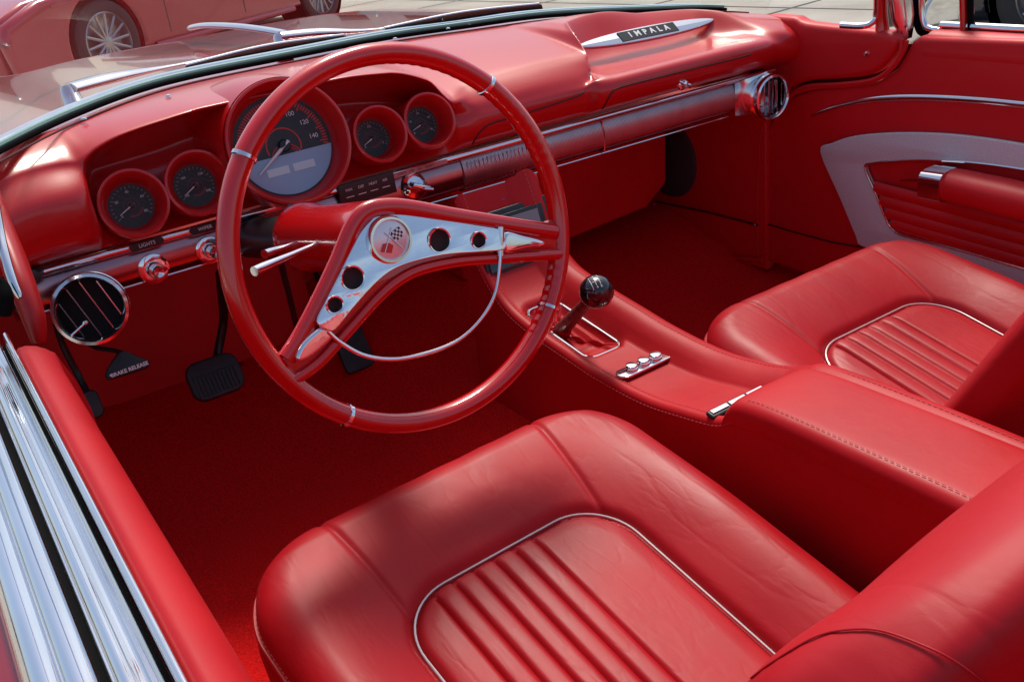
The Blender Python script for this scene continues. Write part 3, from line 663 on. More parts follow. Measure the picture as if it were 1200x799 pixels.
# armrest with chrome cap and pull
b = MB(); A0, A1 = at(1116, 216, x=XD-.035), at(1260, 250, x=XD-.035)
rr = []
for t, sc in ((0, .96), (.06, 1.), (.5, 1.06), (.8, 1.0), (1.3, 1.0)):
    c_ = A0+(A1-A0)*t; rr.append([c_+V((-.038*math.cos(a)*sc*(1 if math.cos(a) > 0 else .8), 0, .030*math.copysign(abs(math.sin(a))**.7, math.sin(a))*sc)) for a in [2*math.pi*k/24 for k in range(24)]])
b.grid(rr, True, True); ar = b.build('armrest', vinyl_dark, door, autos=60)
b = MB(); rr = []
C0 = at(1090, 212, x=XD-.035)
for t, sc in ((0, .90), (.02, .98), (1., 1.02)):
    c_ = C0+(A0-C0)*t; rr.append([c_+V((-.040*math.copysign(abs(math.cos(a))**.5, math.cos(a))*sc, 0, .029*math.copysign(abs(math.sin(a))**.5, math.sin(a))*sc)) for a in [2*math.pi*k/24 for k in range(24)]])
b.grid(rr, True, True); b.build('armrest_cap', chrome, door, autos=35)
b = MB(); b.tube([at(1055, 212, x=XD-.004), at(1072, 211, x=XD-.012), at(1090, 212, x=XD-.020)], [.002, .004, .005], 8); b.build('door_release', chrome, door)
# outer skin of the passenger door
b = MB(); b.grid([[V((XD+.065, y, zt+.004)), V((XD+.17, y, zt-.02)), V((XD+.24, y, zt-.12)), V((XD+.23, y, -.9))] for y in (1.22, .6, 0, -.75)]); b.build('outer_skin', hood_m, door)

# ================================================================ CENTRE CONSOLE
from mathutils.bvhtree import BVHTree
def seam_on(mb, pts, name, mt, parent, r=.0015, root=None, yaw=0., lift=.0008):
    """a seam that follows a built surface: the photograph's line found on that surface"""
    bv_ = BVHTree.FromPolygons([tuple(p) for p in mb.v], mb.f)
    out = []; R_ = M.Rotation(-math.radians(yaw), 3, 'Z')
    for a, c in cr([V((x_, y_, 0)) for x_, y_ in pts], 6) and [(p.x, p.y) for p in cr([V((x_, y_, 0)) for x_, y_ in pts], 6)]:
        d = ray(a, c).normalized(); o = V((0, 0, 0))
        if root is not None: o = R_ @ (o-root)+root; d = R_ @ d
        h_ = bv_.ray_cast(o, d)
        if h_[0] is not None: out.append(h_[0]-d*lift)
    if len(out) < 3: return None
    b_ = MB(); b_.tube(out, r, 8); return b_.build(name, mt, parent)
seam_on(DASH, [(706, 128), (711, 119), (717, 109), (726, 103), (760, 94), (800, 84), (850, 72), (880, 64)], 'glovebox_line', MAT['seam_red'], dash, .0017, lift=.0006)
seam_on(DASH, [(540, 190), (552, 172), (562, 156), (576, 145), (610, 135), (650, 122), (676, 113), (684, 108)], 'panel_line', MAT['seam_red'], dash, .0015, lift=.0006)
con = thing('centre_console', 'long red leather centre console between the two seats', 'centre console', (.83, .9, -.9))
XL, XC, XM = .752, .862, .915     # left edge, right edge of the tray, right rim
side = [(1.375, -.462), (1.350, -.520), (1.325, -.575), (1.27, -.625), (1.195, -.648), (1.10, -.660), (1.02, -.668), (.92, -.668), (.84, -.656), (.785, -.645), (.758, -.632), (.725, -.609), (.64, -.608), (.50, -.608), (.30, -.610), (.05, -.614), (-.3, -.624)]
SD = cr([V((0, a, c)) for a, c in side], 14)
rimp = [(1.375, -.455), (1.350, -.508), (1.325, -.555), (1.27, -.600), (1.195, -.618), (1.10, -.632), (1.02, -.643), (.92, -.648), (.84, -.640), (.785, -.628), (.750, -.617), (.715, -.604), (.64, -.600), (.50, -.600), (.30, -.603), (.05, -.61), (-.3, -.62)]
RP = cr([V((0, a, c)) for a, c in rimp], 14)
WX, WY, WHX, WHY, WR = .8095, 1.160, .0395, .092, .022
def well(x, y):
    qx, qy = abs(x-WX)-(WHX-WR), abs(y-WY)-(WHY-WR); sd_ = math.hypot(max(qx, 0), max(qy, 0))+min(max(qx, qy), 0)-WR
    return .024*sst(.002, -.011, sd_)
rr = []
for s, r in zip(SD, RP):
    y, z = s.y, s.z; zr = r.z; zf = fz(.7, y)-.01; bw = .012
    fl = 0.02*sst(1.15, 1.34, y)
    def P_(x, zz, dy=0): return V((x, y+dy, zz))
    row = [P_(XL-.006, min(zf, z-.05)), P_(XL-.006+.003, z*.5+min(zf, z-.05)*.5), P_(XL-.001, z-.03), P_(XL-.002, z-.016), P_(XL-.003, z-.006), P_(XL+.002, z), P_(XL+.009, z+.0015), P_(XL+.015, z-.0015), *[P_(XL+.017+(XC-XL-.031)*k/30, z-.002-well(XL+.017+(XC-XL-.031)*k/30, y)) for k in range(31)], P_(XC-.010, z+.001), P_(XC-.002, z+(zr-z)*.5), P_(XC+.008, zr-.003), P_(XC+.020, zr+.003), P_(XC+.036, zr+.003), P_(XM-.006, zr-.004), P_(XM, zr-.018), P_(XM+.003, zr-.04), P_(XM+.003, -.78), P_(XM+.01, -.92)]
    rr.append(row)
b = MB(); b.grid(rr); b.add(rr[0], [list(range(len(rr[0])))]); b.build('console_body', leather, con, autos=75)
# boot well ring, boot
ZT = lambda y: min([(abs(p.y-y), p.z) for p in SD])[1]
rg = []
for sx_, sy_, q_ in ((1, 1, 0), (-1, 1, 1), (-1, -1, 2), (1, -1, 3)):
    for k in range(9):
        t = math.pi/2*(q_+k/8); rr_ = WR-.004
        rg.append(V((WX+sx_*(WHX-.006-rr_)+rr_*math.cos(t), WY+sy_*(WHY-.006-rr_)+rr_*math.sin(t), 0)))
for p in rg: p.z = ZT(p.y)-.0085
b = MB(); b.tube(rg+[rg[0]], .0024, 8); b.build('boot_ring', chrome, con)
cx_ = sum((p for p in rg), V())/len(rg); base = at(655, 390, z=-.668)
stick_top = ray(699, 342)*1.42
nrg = []
for i in range(len(rg)):
    for k in range(3): nrg.append(rg[i]+(rg[(i+1) % len(rg)]-rg[i])*k/3)
rr = []
for t in range(22):
    s = t/21; row = []
    for i, p in enumerate(nrg):
        ang = 2*math.pi*i/len(nrg); k_ = min(1, s/.72)
        tgt = V((base.x, base.y, base.z-.002))+(p-cx_).normalized()*.017; q = p*(1-k_)+tgt*k_
        q.z = (p.z+.001)*(1-k_)+tgt.z*k_-.010*math.sin(math.pi*k_)
        if s > .72: u_ = (s-.72)/.28; q = q+(stick_top-base).normalized()*.034*u_-(p-cx_).normalized()*.005*u_
        w_ = math.sin(math.pi*min(1, s/.95))
        q.z += w_*(.0042*math.sin(ang*5+s*7)+.0030*math.sin(ang*9-s*13+1)+.0022*math.sin(s*26+ang*2))
        q += (p-cx_).normalized()*w_*.002*math.sin(ang*7+s*11)
        row.append(q)
    rr.append(row)
b = MB(); b.grid(rr, True); b.build('gear_boot', leather, con, mods=[('SUBSURF', {'levels': 1, 'render_levels': 1})])
# gear lever
gear = thing('gear_lever', 'gear lever with a glossy black ball knob rising from the leather boot', 'gear lever', base)
b = MB(); dd = stick_top-base; sl = [base+dd*(.05+.80*k/24) for k in range(25)]; b.tube(sl, [(.0128-.0045*k/24)+.0005*math.sin(k*1.9) for k in range(25)], 18); b.build('leather_sleeve', mat('dark_leather', (.13, .006, .008), .42, bump=[('n', 300, .3, .0006)]), gear)
b = MB(); b.lathe([(.009, -.030), (.0095, -.021)], stick_top, dd, 20); b.build('collar', chrome, gear)
b = MB(); b.lathe([(.0255*math.cos(math.radians(a))+.0001, .0255*math.sin(math.radians(a))) for a in range(-78, 91, 6)], stick_top, dd, 40); kb = b.build('ball_knob', gblack, gear)
vw = (-stick_top).normalized(); kn = (vw*.62+V((-.05, 0, .75))).normalized(); ku = (V((.92, -.25, 0))-kn*kn.dot(V((.92, -.25, 0)))).normalized(); kv = kn.cross(ku)
def onball(u, v):
    d_ = math.sqrt(max(0, .02565**2-u*u-v*v)); return stick_top+ku*u+kv*v+kn*d_
b = MB()
def bl(a, c): b.tube([onball(a[0]+(c[0]-a[0])*t/6, a[1]+(c[1]-a[1])*t/6) for t in range(7)], .00045, 6)
for x_ in (-.0065, 0, .0065): bl((x_, -.0065), (x_, .0065))
bl((-.0065, 0), (.0065, 0)); b.build('shift_pattern', white_mark, kb)
for s, x_, y_ in (('1', -.0065, .0095), ('3', 0, .0095), ('5', .0065, .0095), ('2', -.0065, -.0095), ('4', 0, -.0095), ('R', .0065, -.0095)):
    p = onball(x_, y_); n_ = (p-stick_top).normalized(); u_ = (ku-n_*n_.dot(ku)).normalized(); text('gear_numeral', s, frame(p+n_*.0002, u_, n_.cross(u_), n_), .0055, white_mark, kb, ext=.0001)
# switch panel with three chrome knobs
zc = -.667; p0, p1 = at(727, 441, z=zc), at(781, 416, z=zc); ce = (p0+p1)/2; u = (p1-p0).normalized(); n_ = V((0, .05, 1)).normalized(); v = n_.cross(u).normalized(); u = v.cross(n_)
L = (p1-p0).length/2+.004; o_ = [((L-.012)*(1 if math.cos(a) > 0 else -1)+.012*math.cos(a), .0145*math.sin(a)) for a in [2*math.pi*(i+.5)/32 for i in range(32)]]
g = plate('switch_panel', o_, frame(ce+n_*.001, u, v, n_), .004, chrome, con, bev=.001)
for k in (-1, 0, 1):
    b = MB(); b.lathe([(.0105, 0), (.0095, .004), (.0085, .0045), (.0083, .0055), (.0088, .0065), (.0080, .0080), (.005, .0090), (.0001, .0092)], ce+u*k*.0235+n_*.003+V((0, 0, 0)), n_+V((0, -.1, 0)), 28); b.build('switch_knob', chrome, g)
# chrome ashtray bar in front of the armrest
b = MB(); R = M.Rotation(math.radians(10), 3, 'X'); b.box((XL+.050, .792, -.6445), .100, .016, .007, R); g = b.build('chrome_catch', black, con, mods=[('BEVEL', {'width': .003, 'segments': 3})])
for k in (-1, 0, 1): 
    b = MB(); b.box((XL+.050+k*.032, .792, -.6405), .028, .006, .003, R); b.build('catch_plate', chrome_red, g)
# armrest lid
rr = []
def lidrow(y, zz, sc=1.):
    xs = ((XL-.003, -.030), (XL-.0055, -.018), (XL-.005, -.008), (XL, .000), (XL+.008, .004), (XL+.018, .005), ((XL+XC)/2+.01, .006), (XC+.006, .005), (XC+.015, .003), (XC+.020, -.004), (XC+.021, -.018))
    return [V((x_, y, zz+dz*sc)) for x_, dz in xs]
for y, zz, sc in ((.766, -.640, .2), (.763, -.626, .6), (.754, -.610, .9), (.740, -.606, 1), (.718, -.602, 1), (.68, -.600, 1), (.6, -.599, 1), (.45, -.598, 1), (.25, -.599, 1), (0, -.598, 1), (-.3, -.606, 1)): rr.append(lidrow(y, zz, sc))
b = MB(); b.grid(rr); b.add(rr[0], [list(range(11))]); b.build('armrest_lid', leather, con, autos=75, mods=[('SUBSURF', {'levels': 1, 'render_levels': 2})])
# stitching along both rims
def stitches(path, name, parent, r=.0007, gap=.0075, ln=.0048, m=None, off=V((0, 0, 0))):
    b = MB(); acc = 0; pts = path; Ltot = 0
    seg = [(pts[i+1]-pts[i]).length for i in range(len(pts)-1)]
    pos = 0; i = 0; a = 0
    def P(sv_):
        k = 0; t = sv_
        while k < len(seg)-1 and t > seg[k]: t -= seg[k]; k += 1
        return pts[k]+(pts[k+1]-pts[k])*min(1, t/max(seg[k], 1e-9))
    T = sum(seg); s_ = 0
    while s_+ln < T: b.tube([P(s_)+off, P(s_+ln/2)+off+V((0, 0, r*.5)), P(s_+ln)+off], r, 5); s_ += gap
    return b.build(name, m or stitch_m, parent)
stitches([V((XL-.0035, p.y, p.z-.008)) for p in SD if p.y > .2], 'stitching', con, r=.0005)
stitches([V((XL+.012, p.y, p.z+.0012)) for p in SD if p.y > .80], 'stitching', con, r=.0005)
stitches([V((XL+.009, y, z_)) for y, z_ in ((.735, -.5995), (.70, -.5955), (.6, -.5938), (.45, -.5930), (.2, -.594))], 'stitching', con, r=.0005)
stitches([V((XC+.028, p.y, p.z+.0035)) for p in RP if p.y > .2], 'stitching', con, r=.0005)
# radio stack face items
SN = V((0, -.90, .43)).normalized(); SO = at(600, 265, y=1.352)
def sp_(a, c, o=0): return onp(a, c, SO+SN*o, SN)
su = V((1, 0, 0)); sv2 = SN.cross(su)
if sv2.z < 0: sv2 = -sv2
FS = frame(SO, su, sv2, SN)
def spoly(pts, o=0):
    return [((p-SO).dot(su), (p-SO).dot(sv2)) for p in [sp_(a, c, o) for a, c in pts]]
rad = plate('radio', spoly([(552, 256), (637, 229), (651, 306), (570, 336)]), FS @ M.Translation((0, 0, .004)), .016, black, con, bev=.003)
plate('radio_frame', spoly([(560, 261), (634, 237), (640, 262), (567, 290)], .013), FS @ M.Translation((0, 0, .013)), .004, black, rad, bev=.001)
plate('screen', spoly([(571, 262), (629, 244), (634, 262), (578, 282)], .016), FS @ M.Translation((0, 0, .0165)), .002, screen_m, rad)
plate('lower_deck', spoly([(570, 298), (645, 274), (649, 296), (576, 322)], .013), FS @ M.Translation((0, 0, .013)), .004, gblack, rad, bev=.001)
text('brand_text', 'AUDIO', frame(sp_(633, 290, .016), su, sv2, SN), .006, white_mark, rad, ext=.0001) if False else None
b = MB(); b.lathe([(.006, 0), (.006, .004), (.004, .005), (.0001, .003)], sp_(588, 232, .004), SN, 20); b.build('button', mat('blue_button', (.02, .03, .25), .2, coat=1), con)
pc = spoly([(536, 233), (628, 204), (634, 228), (546, 256)], .002); plate('upper_face', pc, FS @ M.Translation((0, 0, .001)), .014, leather, con, bev=.004)

# ================================================================ SEATS
def cushion(cx, yf, zf, wd, ln, slope, xo=0):
    """bucket seat cushion; returns top function and pieces. cx centre, yf front edge, zf height of the front bolster"""
    hw = wd/2; re = .045; rc = .115
    iw = wd*.272; iy = .155; ir = .07          # insert half-width, its distance from the front, its corner radius
    def ins(u, v):      # signed distance to the insert outline (negative inside); u from centre, v from the front edge
        qx = abs(u)-(iw+.03*sst(.2, .5, v)*0-ir); qy = (iy+ir)-v
        ax_, ay_ = max(qx, 0), max(qy, 0); return math.hypot(ax_, ay_)+min(max(qx, qy), 0)-ir
    def seamd(u, v):    # distance to the corner seam of the bolsters
        s = (iy+.035)-v; sx_ = iw-.015
        # runs from the insert corner outwards to the front edge, leaning inwards
        x_ = sx_+(s*.12) ; return abs(abs(u)-x_) if s > 0 else 9
    def h(u, v, detail=True):
        d = ins(u, v); z = zf-slope*max(v-.05, 0)
        # bolster roundness
        k = sst(0, .11, d)
        z += -.024+.028*math.sin(min(1, max(0, d)/.12)*math.pi/2)**.8 if d > 0 else -.024
        if abs(u) > iw*.9: z += .014*sst(iw*.9, hw*.85, abs(u))*sst(.05, .3, v)
        z -= .008*math.exp(-(d/.006)**2)
        if d < -.004:
            z += .004*sst(0, .03, -d)
            for k in range(6):
                uk = -iw*.66+k*.0275
                z -= .0046*math.exp(-abs((u-uk)/.0023)**1.5)*sst(.0, .015, -d)
            if -iw*.66 < u < -iw*.66+.1375: 
                t = ((u+iw*.66)/.0275) % 1; z += .0018*math.sin(math.pi*t)**.6
        if detail and d > 0:
            z -= .0035*math.exp(-(seamd(u, v)/.0045)**2)
            z += .0004*math.sin(u*95+math.sin(v*40)*1.5)*sst(0, .05, d)*sst(.16, .06, v)*sst(iw, iw*.6, abs(u))
        return z
    return hw, rc, re, iw, iy, ir, h, ins
def seat(name, label, cx, yf, zf, wd, dep=.455, yaw=0., lean=33, seams=(), group=None):
    ln = .60; slope = .235
    hw, rc, re, iw, iy, ir, h, ins = cushion(cx, yf, zf, wd, ln, slope)
    t = thing(name, label, 'car seat', (cx, yf-.3, -.93), group)
    NU, NV = 300, 200
    def edge(u, v):     # distance inside the rounded rectangle outline
        qx = abs(u)-(hw-rc); qy = (rc)-v
        ax_, ay_ = max(qx, 0), max(qy, 0); return -(math.hypot(ax_, ay_)+min(max(qx, qy), 0)-rc)
    rr = []
    for j in range(NV+1):
        v = ln*(j/NV)**1.0; row = []
        for i in range(NU+1):
            a = -1+2*i/NU; a = math.copysign(abs(a)**.9, a)
            # squircle-like narrowing at the front corners
            w_ = hw if v > rc else hw-rc+math.sqrt(max(0, rc*rc-(rc-v)**2))
            if v == 0: w_ = hw-rc
            u = a*w_; e = max(0, edge(u, v)); z = h(u, v)
            if e < re: z -= re*.9*(1-math.sqrt(max(0, 1-(1-e/re)**2)))
            row.append(V((cx+u, yf-v, z)))
        rr.append(row)
    b = MB(); b.grid(rr)
    # side walls follow the rim
    rim = [r[0] for r in rr[::-1]]+rr[0][1:-1]+[r[-1] for r in rr]
    c0 = V((cx, yf-.3, 0)); walls = []
    for dz, out in ((0, 0), (-.012, .004), (-.03, .006), (-.06, .004), (-.10, -.004), (-.16, -.02), (-.20, -.03)):
        walls.append([p+V((0, 0, dz))+(V((p.x-cx, (p.y-(yf-.3)), 0)).normalized()*out) for p in rim])
    cb_ = b.build('seat_cushion', leather_worn, t, autos=75)
    b = MB(); b.grid(walls); b.build('cushion_side', leather_worn, t, autos=75)
    # welt: bead and stitching along the upper rim
    wl = [p+V((0, 0, -.003))+(V((p.x-cx, (p.y-(yf-.3)), 0)).normalized()*.002) for p in rim]
    b = MB(); b.tube(wl, .0030, 6); b.build('welt', leather_worn, t)
    stitches([p+V((0, 0, .004))+(V((cx-p.x, yf-.3-p.y, 0)).normalized()*.002) for p in wl], 'stitching', t, r=.0006, gap=.007, ln=.0045)
    # silver piping round the insert
    pp_ = []
    for k in range(40): pp_.append((-iw, ln-.02-(ln-.02-iy-ir)*k/40))
    for k in range(14): a = math.pi-k*math.pi/2/13; pp_.append((-iw+ir+ir*math.cos(a), iy+ir-ir*math.sin(a)))
    for k in range(20): pp_.append((-iw+ir+(2*iw-2*ir)*(k+1)/21, iy))
    for k in range(14): a = math.pi/2-k*math.pi/2/13; pp_.append((iw-ir+ir*math.cos(a), iy+ir-ir*math.sin(a)))
    for k in range(40): pp_.append((iw, iy+ir+(ln-.02-iy-ir)*(k+1)/40))
    pts = [V((cx+u, yf-v, h(u, v, False)+.0052)) for u, v in pp_]
    b = MB(); b.tube(pts, .0014, 8); b.build('silver_piping', silver_pipe, t)
    # backrest: big padded shell leaning back
    rr = []
    yb = yf-dep-.03; zb = zf-.170
    lean = math.radians(lean)
    for j in range(61):
        s = j/60; H = .62*s; row = []
        wj = hw*(1.0-.16*sst(.55, 1, s)); 
        for i in range(57):
            a = -math.pi*.5+math.pi*2*i/56*1.0
            # superellipse section
            ca, sa = math.cos(a), math.sin(a); 
            uu = math.copysign(abs(ca)**.62, ca)*wj; th = .055*(1-.25*s)
            dd_ = math.copysign(abs(sa)**.8, sa)*th
            cap = math.sqrt(max(0, 1-max(0, (s-.86)/.14)**2)); lowcap = math.sqrt(max(0, 1-max(0, (.07-s)/.07)**2*.9))
            uu *= (.25+.75*cap)*(.92+.08*lowcap); dd_ *= cap*.97+.03
            y = yb-H*math.sin(lean)-.05+dd_*1.0; z = zb+H*math.cos(lean)
            d_i = abs(uu)-iw*1.02
            if sa > 0:
                y += (.014*sst(0, .07, d_i) if d_i > 0 else 0)*cap
                y -= .006*math.exp(-(d_i/.006)**2)*(1 if s < .8 else 0)
                if d_i < -.004 and .05 < s < .8:
                    for k in range(6):
                        uk = -iw*.54+k*iw*1.08/5; y -= .006*math.exp(-((uu-uk)/.005)**2)
            row.append(V((cx+uu, y, z)))
        rr.append(row)
    b = MB(); b.grid(rr, True, True); b.build('backrest', leather_worn, t, autos=80, mods=[('SUBSURF', {'levels': 1, 'render_levels': 1})])
    for q, r_ in seams: seam_on(b, q, 'backrest_seam', leather_worn, t, r_, V((cx, yf-.3, 0)), yaw, .001)
    t.rotation_euler = (0, 0, math.radians(yaw))
    return t

def ws_top(x):      # upper edge of the windscreen
    wv = Wat(max(.03, min(1.66, x))); return V((.84+(x-.84)*.94, wv.y-.34+.10*(1-math.cos((x-.84)*1.6)), wv.z+.46))
HST, HEND = ws_top(0), ws_top(1.68)
seat('driver_seat', 'red leather driver bucket seat in front of the steering wheel', .435, .955, -.640, .545, yaw=2.5, dep=.452, lean=25, seams=(([(880, 794), (905, 775), (950, 748), (985, 738), (1030, 738), (1080, 755), (1120, 775), (1170, 812)], .0005), ([(1175, 548), (1100, 605), (1050, 645), (1013, 677), (975, 708), (947, 730)], .0006)))
seat('passenger_seat', 'red leather passenger bucket seat beside the grey door insert', 1.210, 1.055, -.655, .550, dep=.317, lean=28)

rs = thing('rear_bench', 'red leather rear bench behind the front seats', 'car seat', (.845, -.7, -.9))
b = MB(); b.grid([[V((x, y-.0, z)) for y, z in ((-.30, -.92), (-.32, -.68), (-.36, -.64), (-.75, -.68), (-.80, -.62), (-.93, -.36), (-.97, -.32), (-1.05, -.31), (-1.3, -.31), (-1.32, -.9))] for x in (.08, .1, .45, .84, .86, 1.2, 1.58, 1.6)]); b.build('bench', leather, rs, autos=60)
for x0, sg in ((.085, -1), (1.61, 1)):
    sp_t = thing('rear_side_panel', 'red rear side panel behind the %s door' % ('driver' if sg < 0 else 'passenger'), 'side panel', (x0, -.95, -.9))
    b = MB(); b.box((x0+.035*sg, -1.05, -.63), .09, .62, .56); b.build('panel', vinyl_dark, sp_t, mods=[('BEVEL', {'width': .02, 'segments': 4})])
    b = MB(); b.box((x0+.14*sg, -1.6, -.64), .12, 1.7, .50); b.build('quarter_skin', hood_m, sp_t, mods=[('BEVEL', {'width': .03, 'segments': 4})])
bt = thing('boot_lid', 'red boot lid behind the rear bench', 'boot lid', (.845, -1.9, -.4))
b = MB(); b.box((.845, -1.85, -.60), 1.62, 1.1, .5); b.build('lid', hood_m, bt, mods=[('BEVEL', {'width': .06, 'segments': 5})])
# ================================================================ DRIVER DOOR (under the camera)
dd_ = thing('driver_door', 'red topped driver door with bright chrome mouldings, window down', 'car door', (0, .3, -.9))
ZL = -.36
def loft(name, sec, y0, y1, m, parent, n=14, autos=80, taper=None, **k):
    rr = []
    for i in range(n+1):
        y = y0+(y1-y0)*i/n; rr.append([V((x, y, z)) for x, z in sec])
    b = MB(); b.grid(rr); b.add(rr[-1], [list(range(len(sec)))]); return b.build(name, m, parent, autos=autos, **k)
rr = []
for y, s in ((1.055, .0), (1.05, .35), (1.035, .65), (1.01, .88), (.97, 1), (.8, 1), (.5, 1), (.2, 1), (-.2, 1), (-.75, 1)):
    rr.append([V((x, y, ZL-.03+(z-ZL+.03)*(.15+.85*s))) for x, z in ((.0395, ZL-.018), (.0390, ZL-.004), (.042, ZL+.001), (.049, ZL+.001), (.058, ZL-.004), (.066, ZL-.013), (.071, ZL-.026), (.074, ZL-.045), (.076, ZL-.09), (.085, ZL-.3), (.09, ZL-.54))])
b = MB(); b.grid(rr); b.add(rr[0], [list(range(11))]); b.build('door_top', leather, dd_, autos=80)
loft('inner_moulding', [(.0392, ZL-.02), (.0390, ZL-.001), (.0380, ZL+.0025), (.0360, ZL+.0032), (.0335, ZL+.001), (.0328, ZL-.02)], -.75, 1.06, chrome, dd_)
loft('slot_seal', [(.0328, ZL-.010), (.0295, ZL-.010)], -.75, 1.06, rubber, dd_)
loft('window_channel', [(.0295, ZL-.014), (.0293, ZL-.002), (.0280, ZL+.0005), (.0262, ZL-.001), (.0235, ZL-.0045), (.0205, ZL-.0055), (.0180, ZL-.004), (.0166, ZL-.0015)], -.75, 1.07, chrome, dd_)
loft('outer_moulding', [(.0166, ZL-.0015), (.0150, ZL+.0008), (.0125, ZL+.0012), (.0095, ZL-.0005), (.0065, ZL-.0035), (.0048, ZL-.008)], -.75, 1.08, chrome, dd_)
loft('weatherstrip', [(.0048, ZL-.0085), (.0025, ZL-.009), (.0002, ZL-.0095)], -.75, 1.08, rubber, dd_)
loft('sill_moulding', [(.0002, ZL-.014), (-.0002, ZL-.0070), (-.0040, ZL-.0048), (-.0110, ZL-.0052), (-.0160, ZL-.0075), (-.0172, ZL-.0105), (-.0190, ZL-.0080), (-.0240, ZL-.0068), (-.0310, ZL-.0095), (-.0360, ZL-.016), (-.0385, ZL-.026)], -.75, 1.10, chrome, dd_)
loft('outer_skin', [(-.0385, ZL-.028), (-.050, ZL-.033), (-.10, ZL-.05), (-.16, ZL-.11), (-.17, ZL-.3), (-.15, ZL-.55)], -.75, 1.12, hood_m, dd_)
# ---------------- driver side pillar base
pb = thing('pillar_base', 'red rounded base of the driver side windscreen pillar with a curved chrome trim', 'windscreen pillar', (.05, 1.2, -.5))
b = MB(); rr = []
cpath = [(at(-16, 225, y=1.33), .024), (at(0, 268, y=1.27), .024), (at(15, 305, y=1.21), .024), (at(28, 340, y=1.17), .023), (at(40, 374, y=1.15), .020), (at(46, 402, y=1.14), .012)]
b.tube(cr([p for p, r in cpath], 5), [r for (p, r), (p2, r2) in zip(cpath, cpath[1:]) for r in [cpath[cpath.index((p, r))][1]+(r2-r)*k/5 for k in range(5)]]+[.012], 18, sx=.62, sy=1.15); b.build('padded_base', vinyl, pb, autos=80)
b = MB(); cp = [at(-8, 225, y=1.14), at(-2, 262, y=1.12), at(6, 300, y=1.09), at(15, 330, y=1.07), at(24, 349, y=1.06)]
b.tube(cr(cp, 6), [.0048]*18+[.0046, .0044, .0042, .004, .0037, .0032, .0025], 12); b.build('chrome_trim', chrome, pb)
b = MB(); b.tube(cr([at(-14, 330, y=1.05), at(0, 335, y=1.05), at(6, 350, y=1.04), at(3, 368, y=1.04)], 5), .008, 10); b.build('rubber_seal', rubber, pb)
b = MB(); b.tube([V((.0, 1.16, -.30)), V((-.03, 1.12, -.08)), HST+V((-.012, -.01, -.01))], [.03, .020, .016], 12); b.build('pillar_post', chrome, pb)
# ================================================================ PEDALS
ped = thing('brake_pedal', 'black brake pedal with ribbed rubber pad hanging under the dashboard', 'pedal', at(252, 443, y=1.60))
pc_ = at(252, 442, y=1.60); pn = V((0, -.80, .60)); pu = V((1, 0, 0)); pv = pn.cross(pu)
if pv.z < 0: pv = -pv
FP = frame(pc_, pu, pv, pn)
def rrect(a, c, r, n=6):
    o = []
    for sx_, sy_, s in ((1, 1, 0), (-1, 1, 1), (-1, -1, 2), (1, -1, 3)):
        for k in range(n+1): t = math.pi/2*(s+k/n); o.append((sx_*(a-r)+r*math.cos(t), sy_*(c-r)+r*math.sin(t)))
    return o
pd = plate('pedal_pad', rrect(.047, .036, .022), FP, .016, pedal_rubber, ped, bev=.004, res=3)
b = MB()
for k in range(11): b.box(FP @ V((-.036+.0072*k, -.012, .009)), .004, .034, .003, M((pu, pv, pn)).transposed())
b.build('pad_rib', pedal_rubber, pd)
b = MB(); b.box(FP @ V((0, .009, .009)), .08, .0015, .003, M((pu, pv, pn)).transposed()); b.build('pad_groove', black, pd)
b = MB(); b.tube(cr([at(252, 436, y=1.63), at(256, 410, y=1.66), at(262, 375, y=1.66), at(260, 345, y=1.62), at(258, 320, y=1.58)], 6), .008, 10); b.build('pedal_arm', black, ped)
acc = thing('accelerator_pedal', 'tall black accelerator pedal seen through the steering wheel', 'pedal', at(415, 405, y=1.68))
FA = frame(at(410, 400, y=1.68), V((1, 0, 0)), V((0, .55, .83)).normalized(), V((0, -.83, .55)).normalized())
a_ = plate('pedal_pad', rrect(.032, .062, .008), FA, .012, pedal_rubber, acc, bev=.003)
b = MB(); b.tube([FA @ V((0, .05, -.01)), FA @ V((0, .16, -.03))], .006, 8); b.build('pedal_arm', black, acc)
pk = thing('parking_brake_pedal', 'small black parking brake pedal half hidden by the driver door', 'pedal', at(110, 476, y=1.45))
FK = frame(at(108, 474, y=1.45), V((1, 0, 0)), V((0, .5, .86)).normalized(), V((0, -.86, .5)).normalized())
plate('pedal_pad', rrect(.013, .022, .010), FK, .014, pedal_rubber, pk, bev=.004)
b = MB(); b.tube(cr([at(108, 470, y=1.46), at(92, 440, y=1.5), at(74, 405, y=1.5), at(66, 380, y=1.48)], 5), .005, 8); b.build('pedal_arm', black, pk)
# brake release handle
br = thing('brake_release_handle', 'black triangular brake release handle with white lettering hanging under the driver vent', 'handle', at(148, 428, y=1.42))
bo = at(148, 430, y=1.42); bn = V((-.1, -.9, .42)).normalized(); bu = (V((1, 0, 0.02))-bn*bn.dot(V((1, 0, .02)))).normalized(); bv = bn.cross(bu)
if bv.z < 0: bv = -bv
FBk = frame(bo, bu, bv, bn)
def bp(a, c): q = onp(a, c, bo, bn)-bo; return (q.dot(bu), q.dot(bv))
hp2 = [bp(*q) for q in ((123, 441), (126, 446), (150, 439), (172, 432), (176, 427), (174, 422), (160, 417), (147, 411), (140, 411), (133, 420), (125, 433))]
hd_ = plate('grip', hp2, FBk, .014, black, br, bev=.003)
q0, q1 = bp(128, 442), bp(175, 425); ang = math.atan2(q1[1]-q0[1], q1[0]-q0[0])
text('lettering', 'BRAKE RELEASE', FBk @ M.Translation((*bp(152, 433), .0073)) @ M.Rotation(ang, 4, 'Z'), .0078, white_mark, hd_, ext=.0002, bold=1)
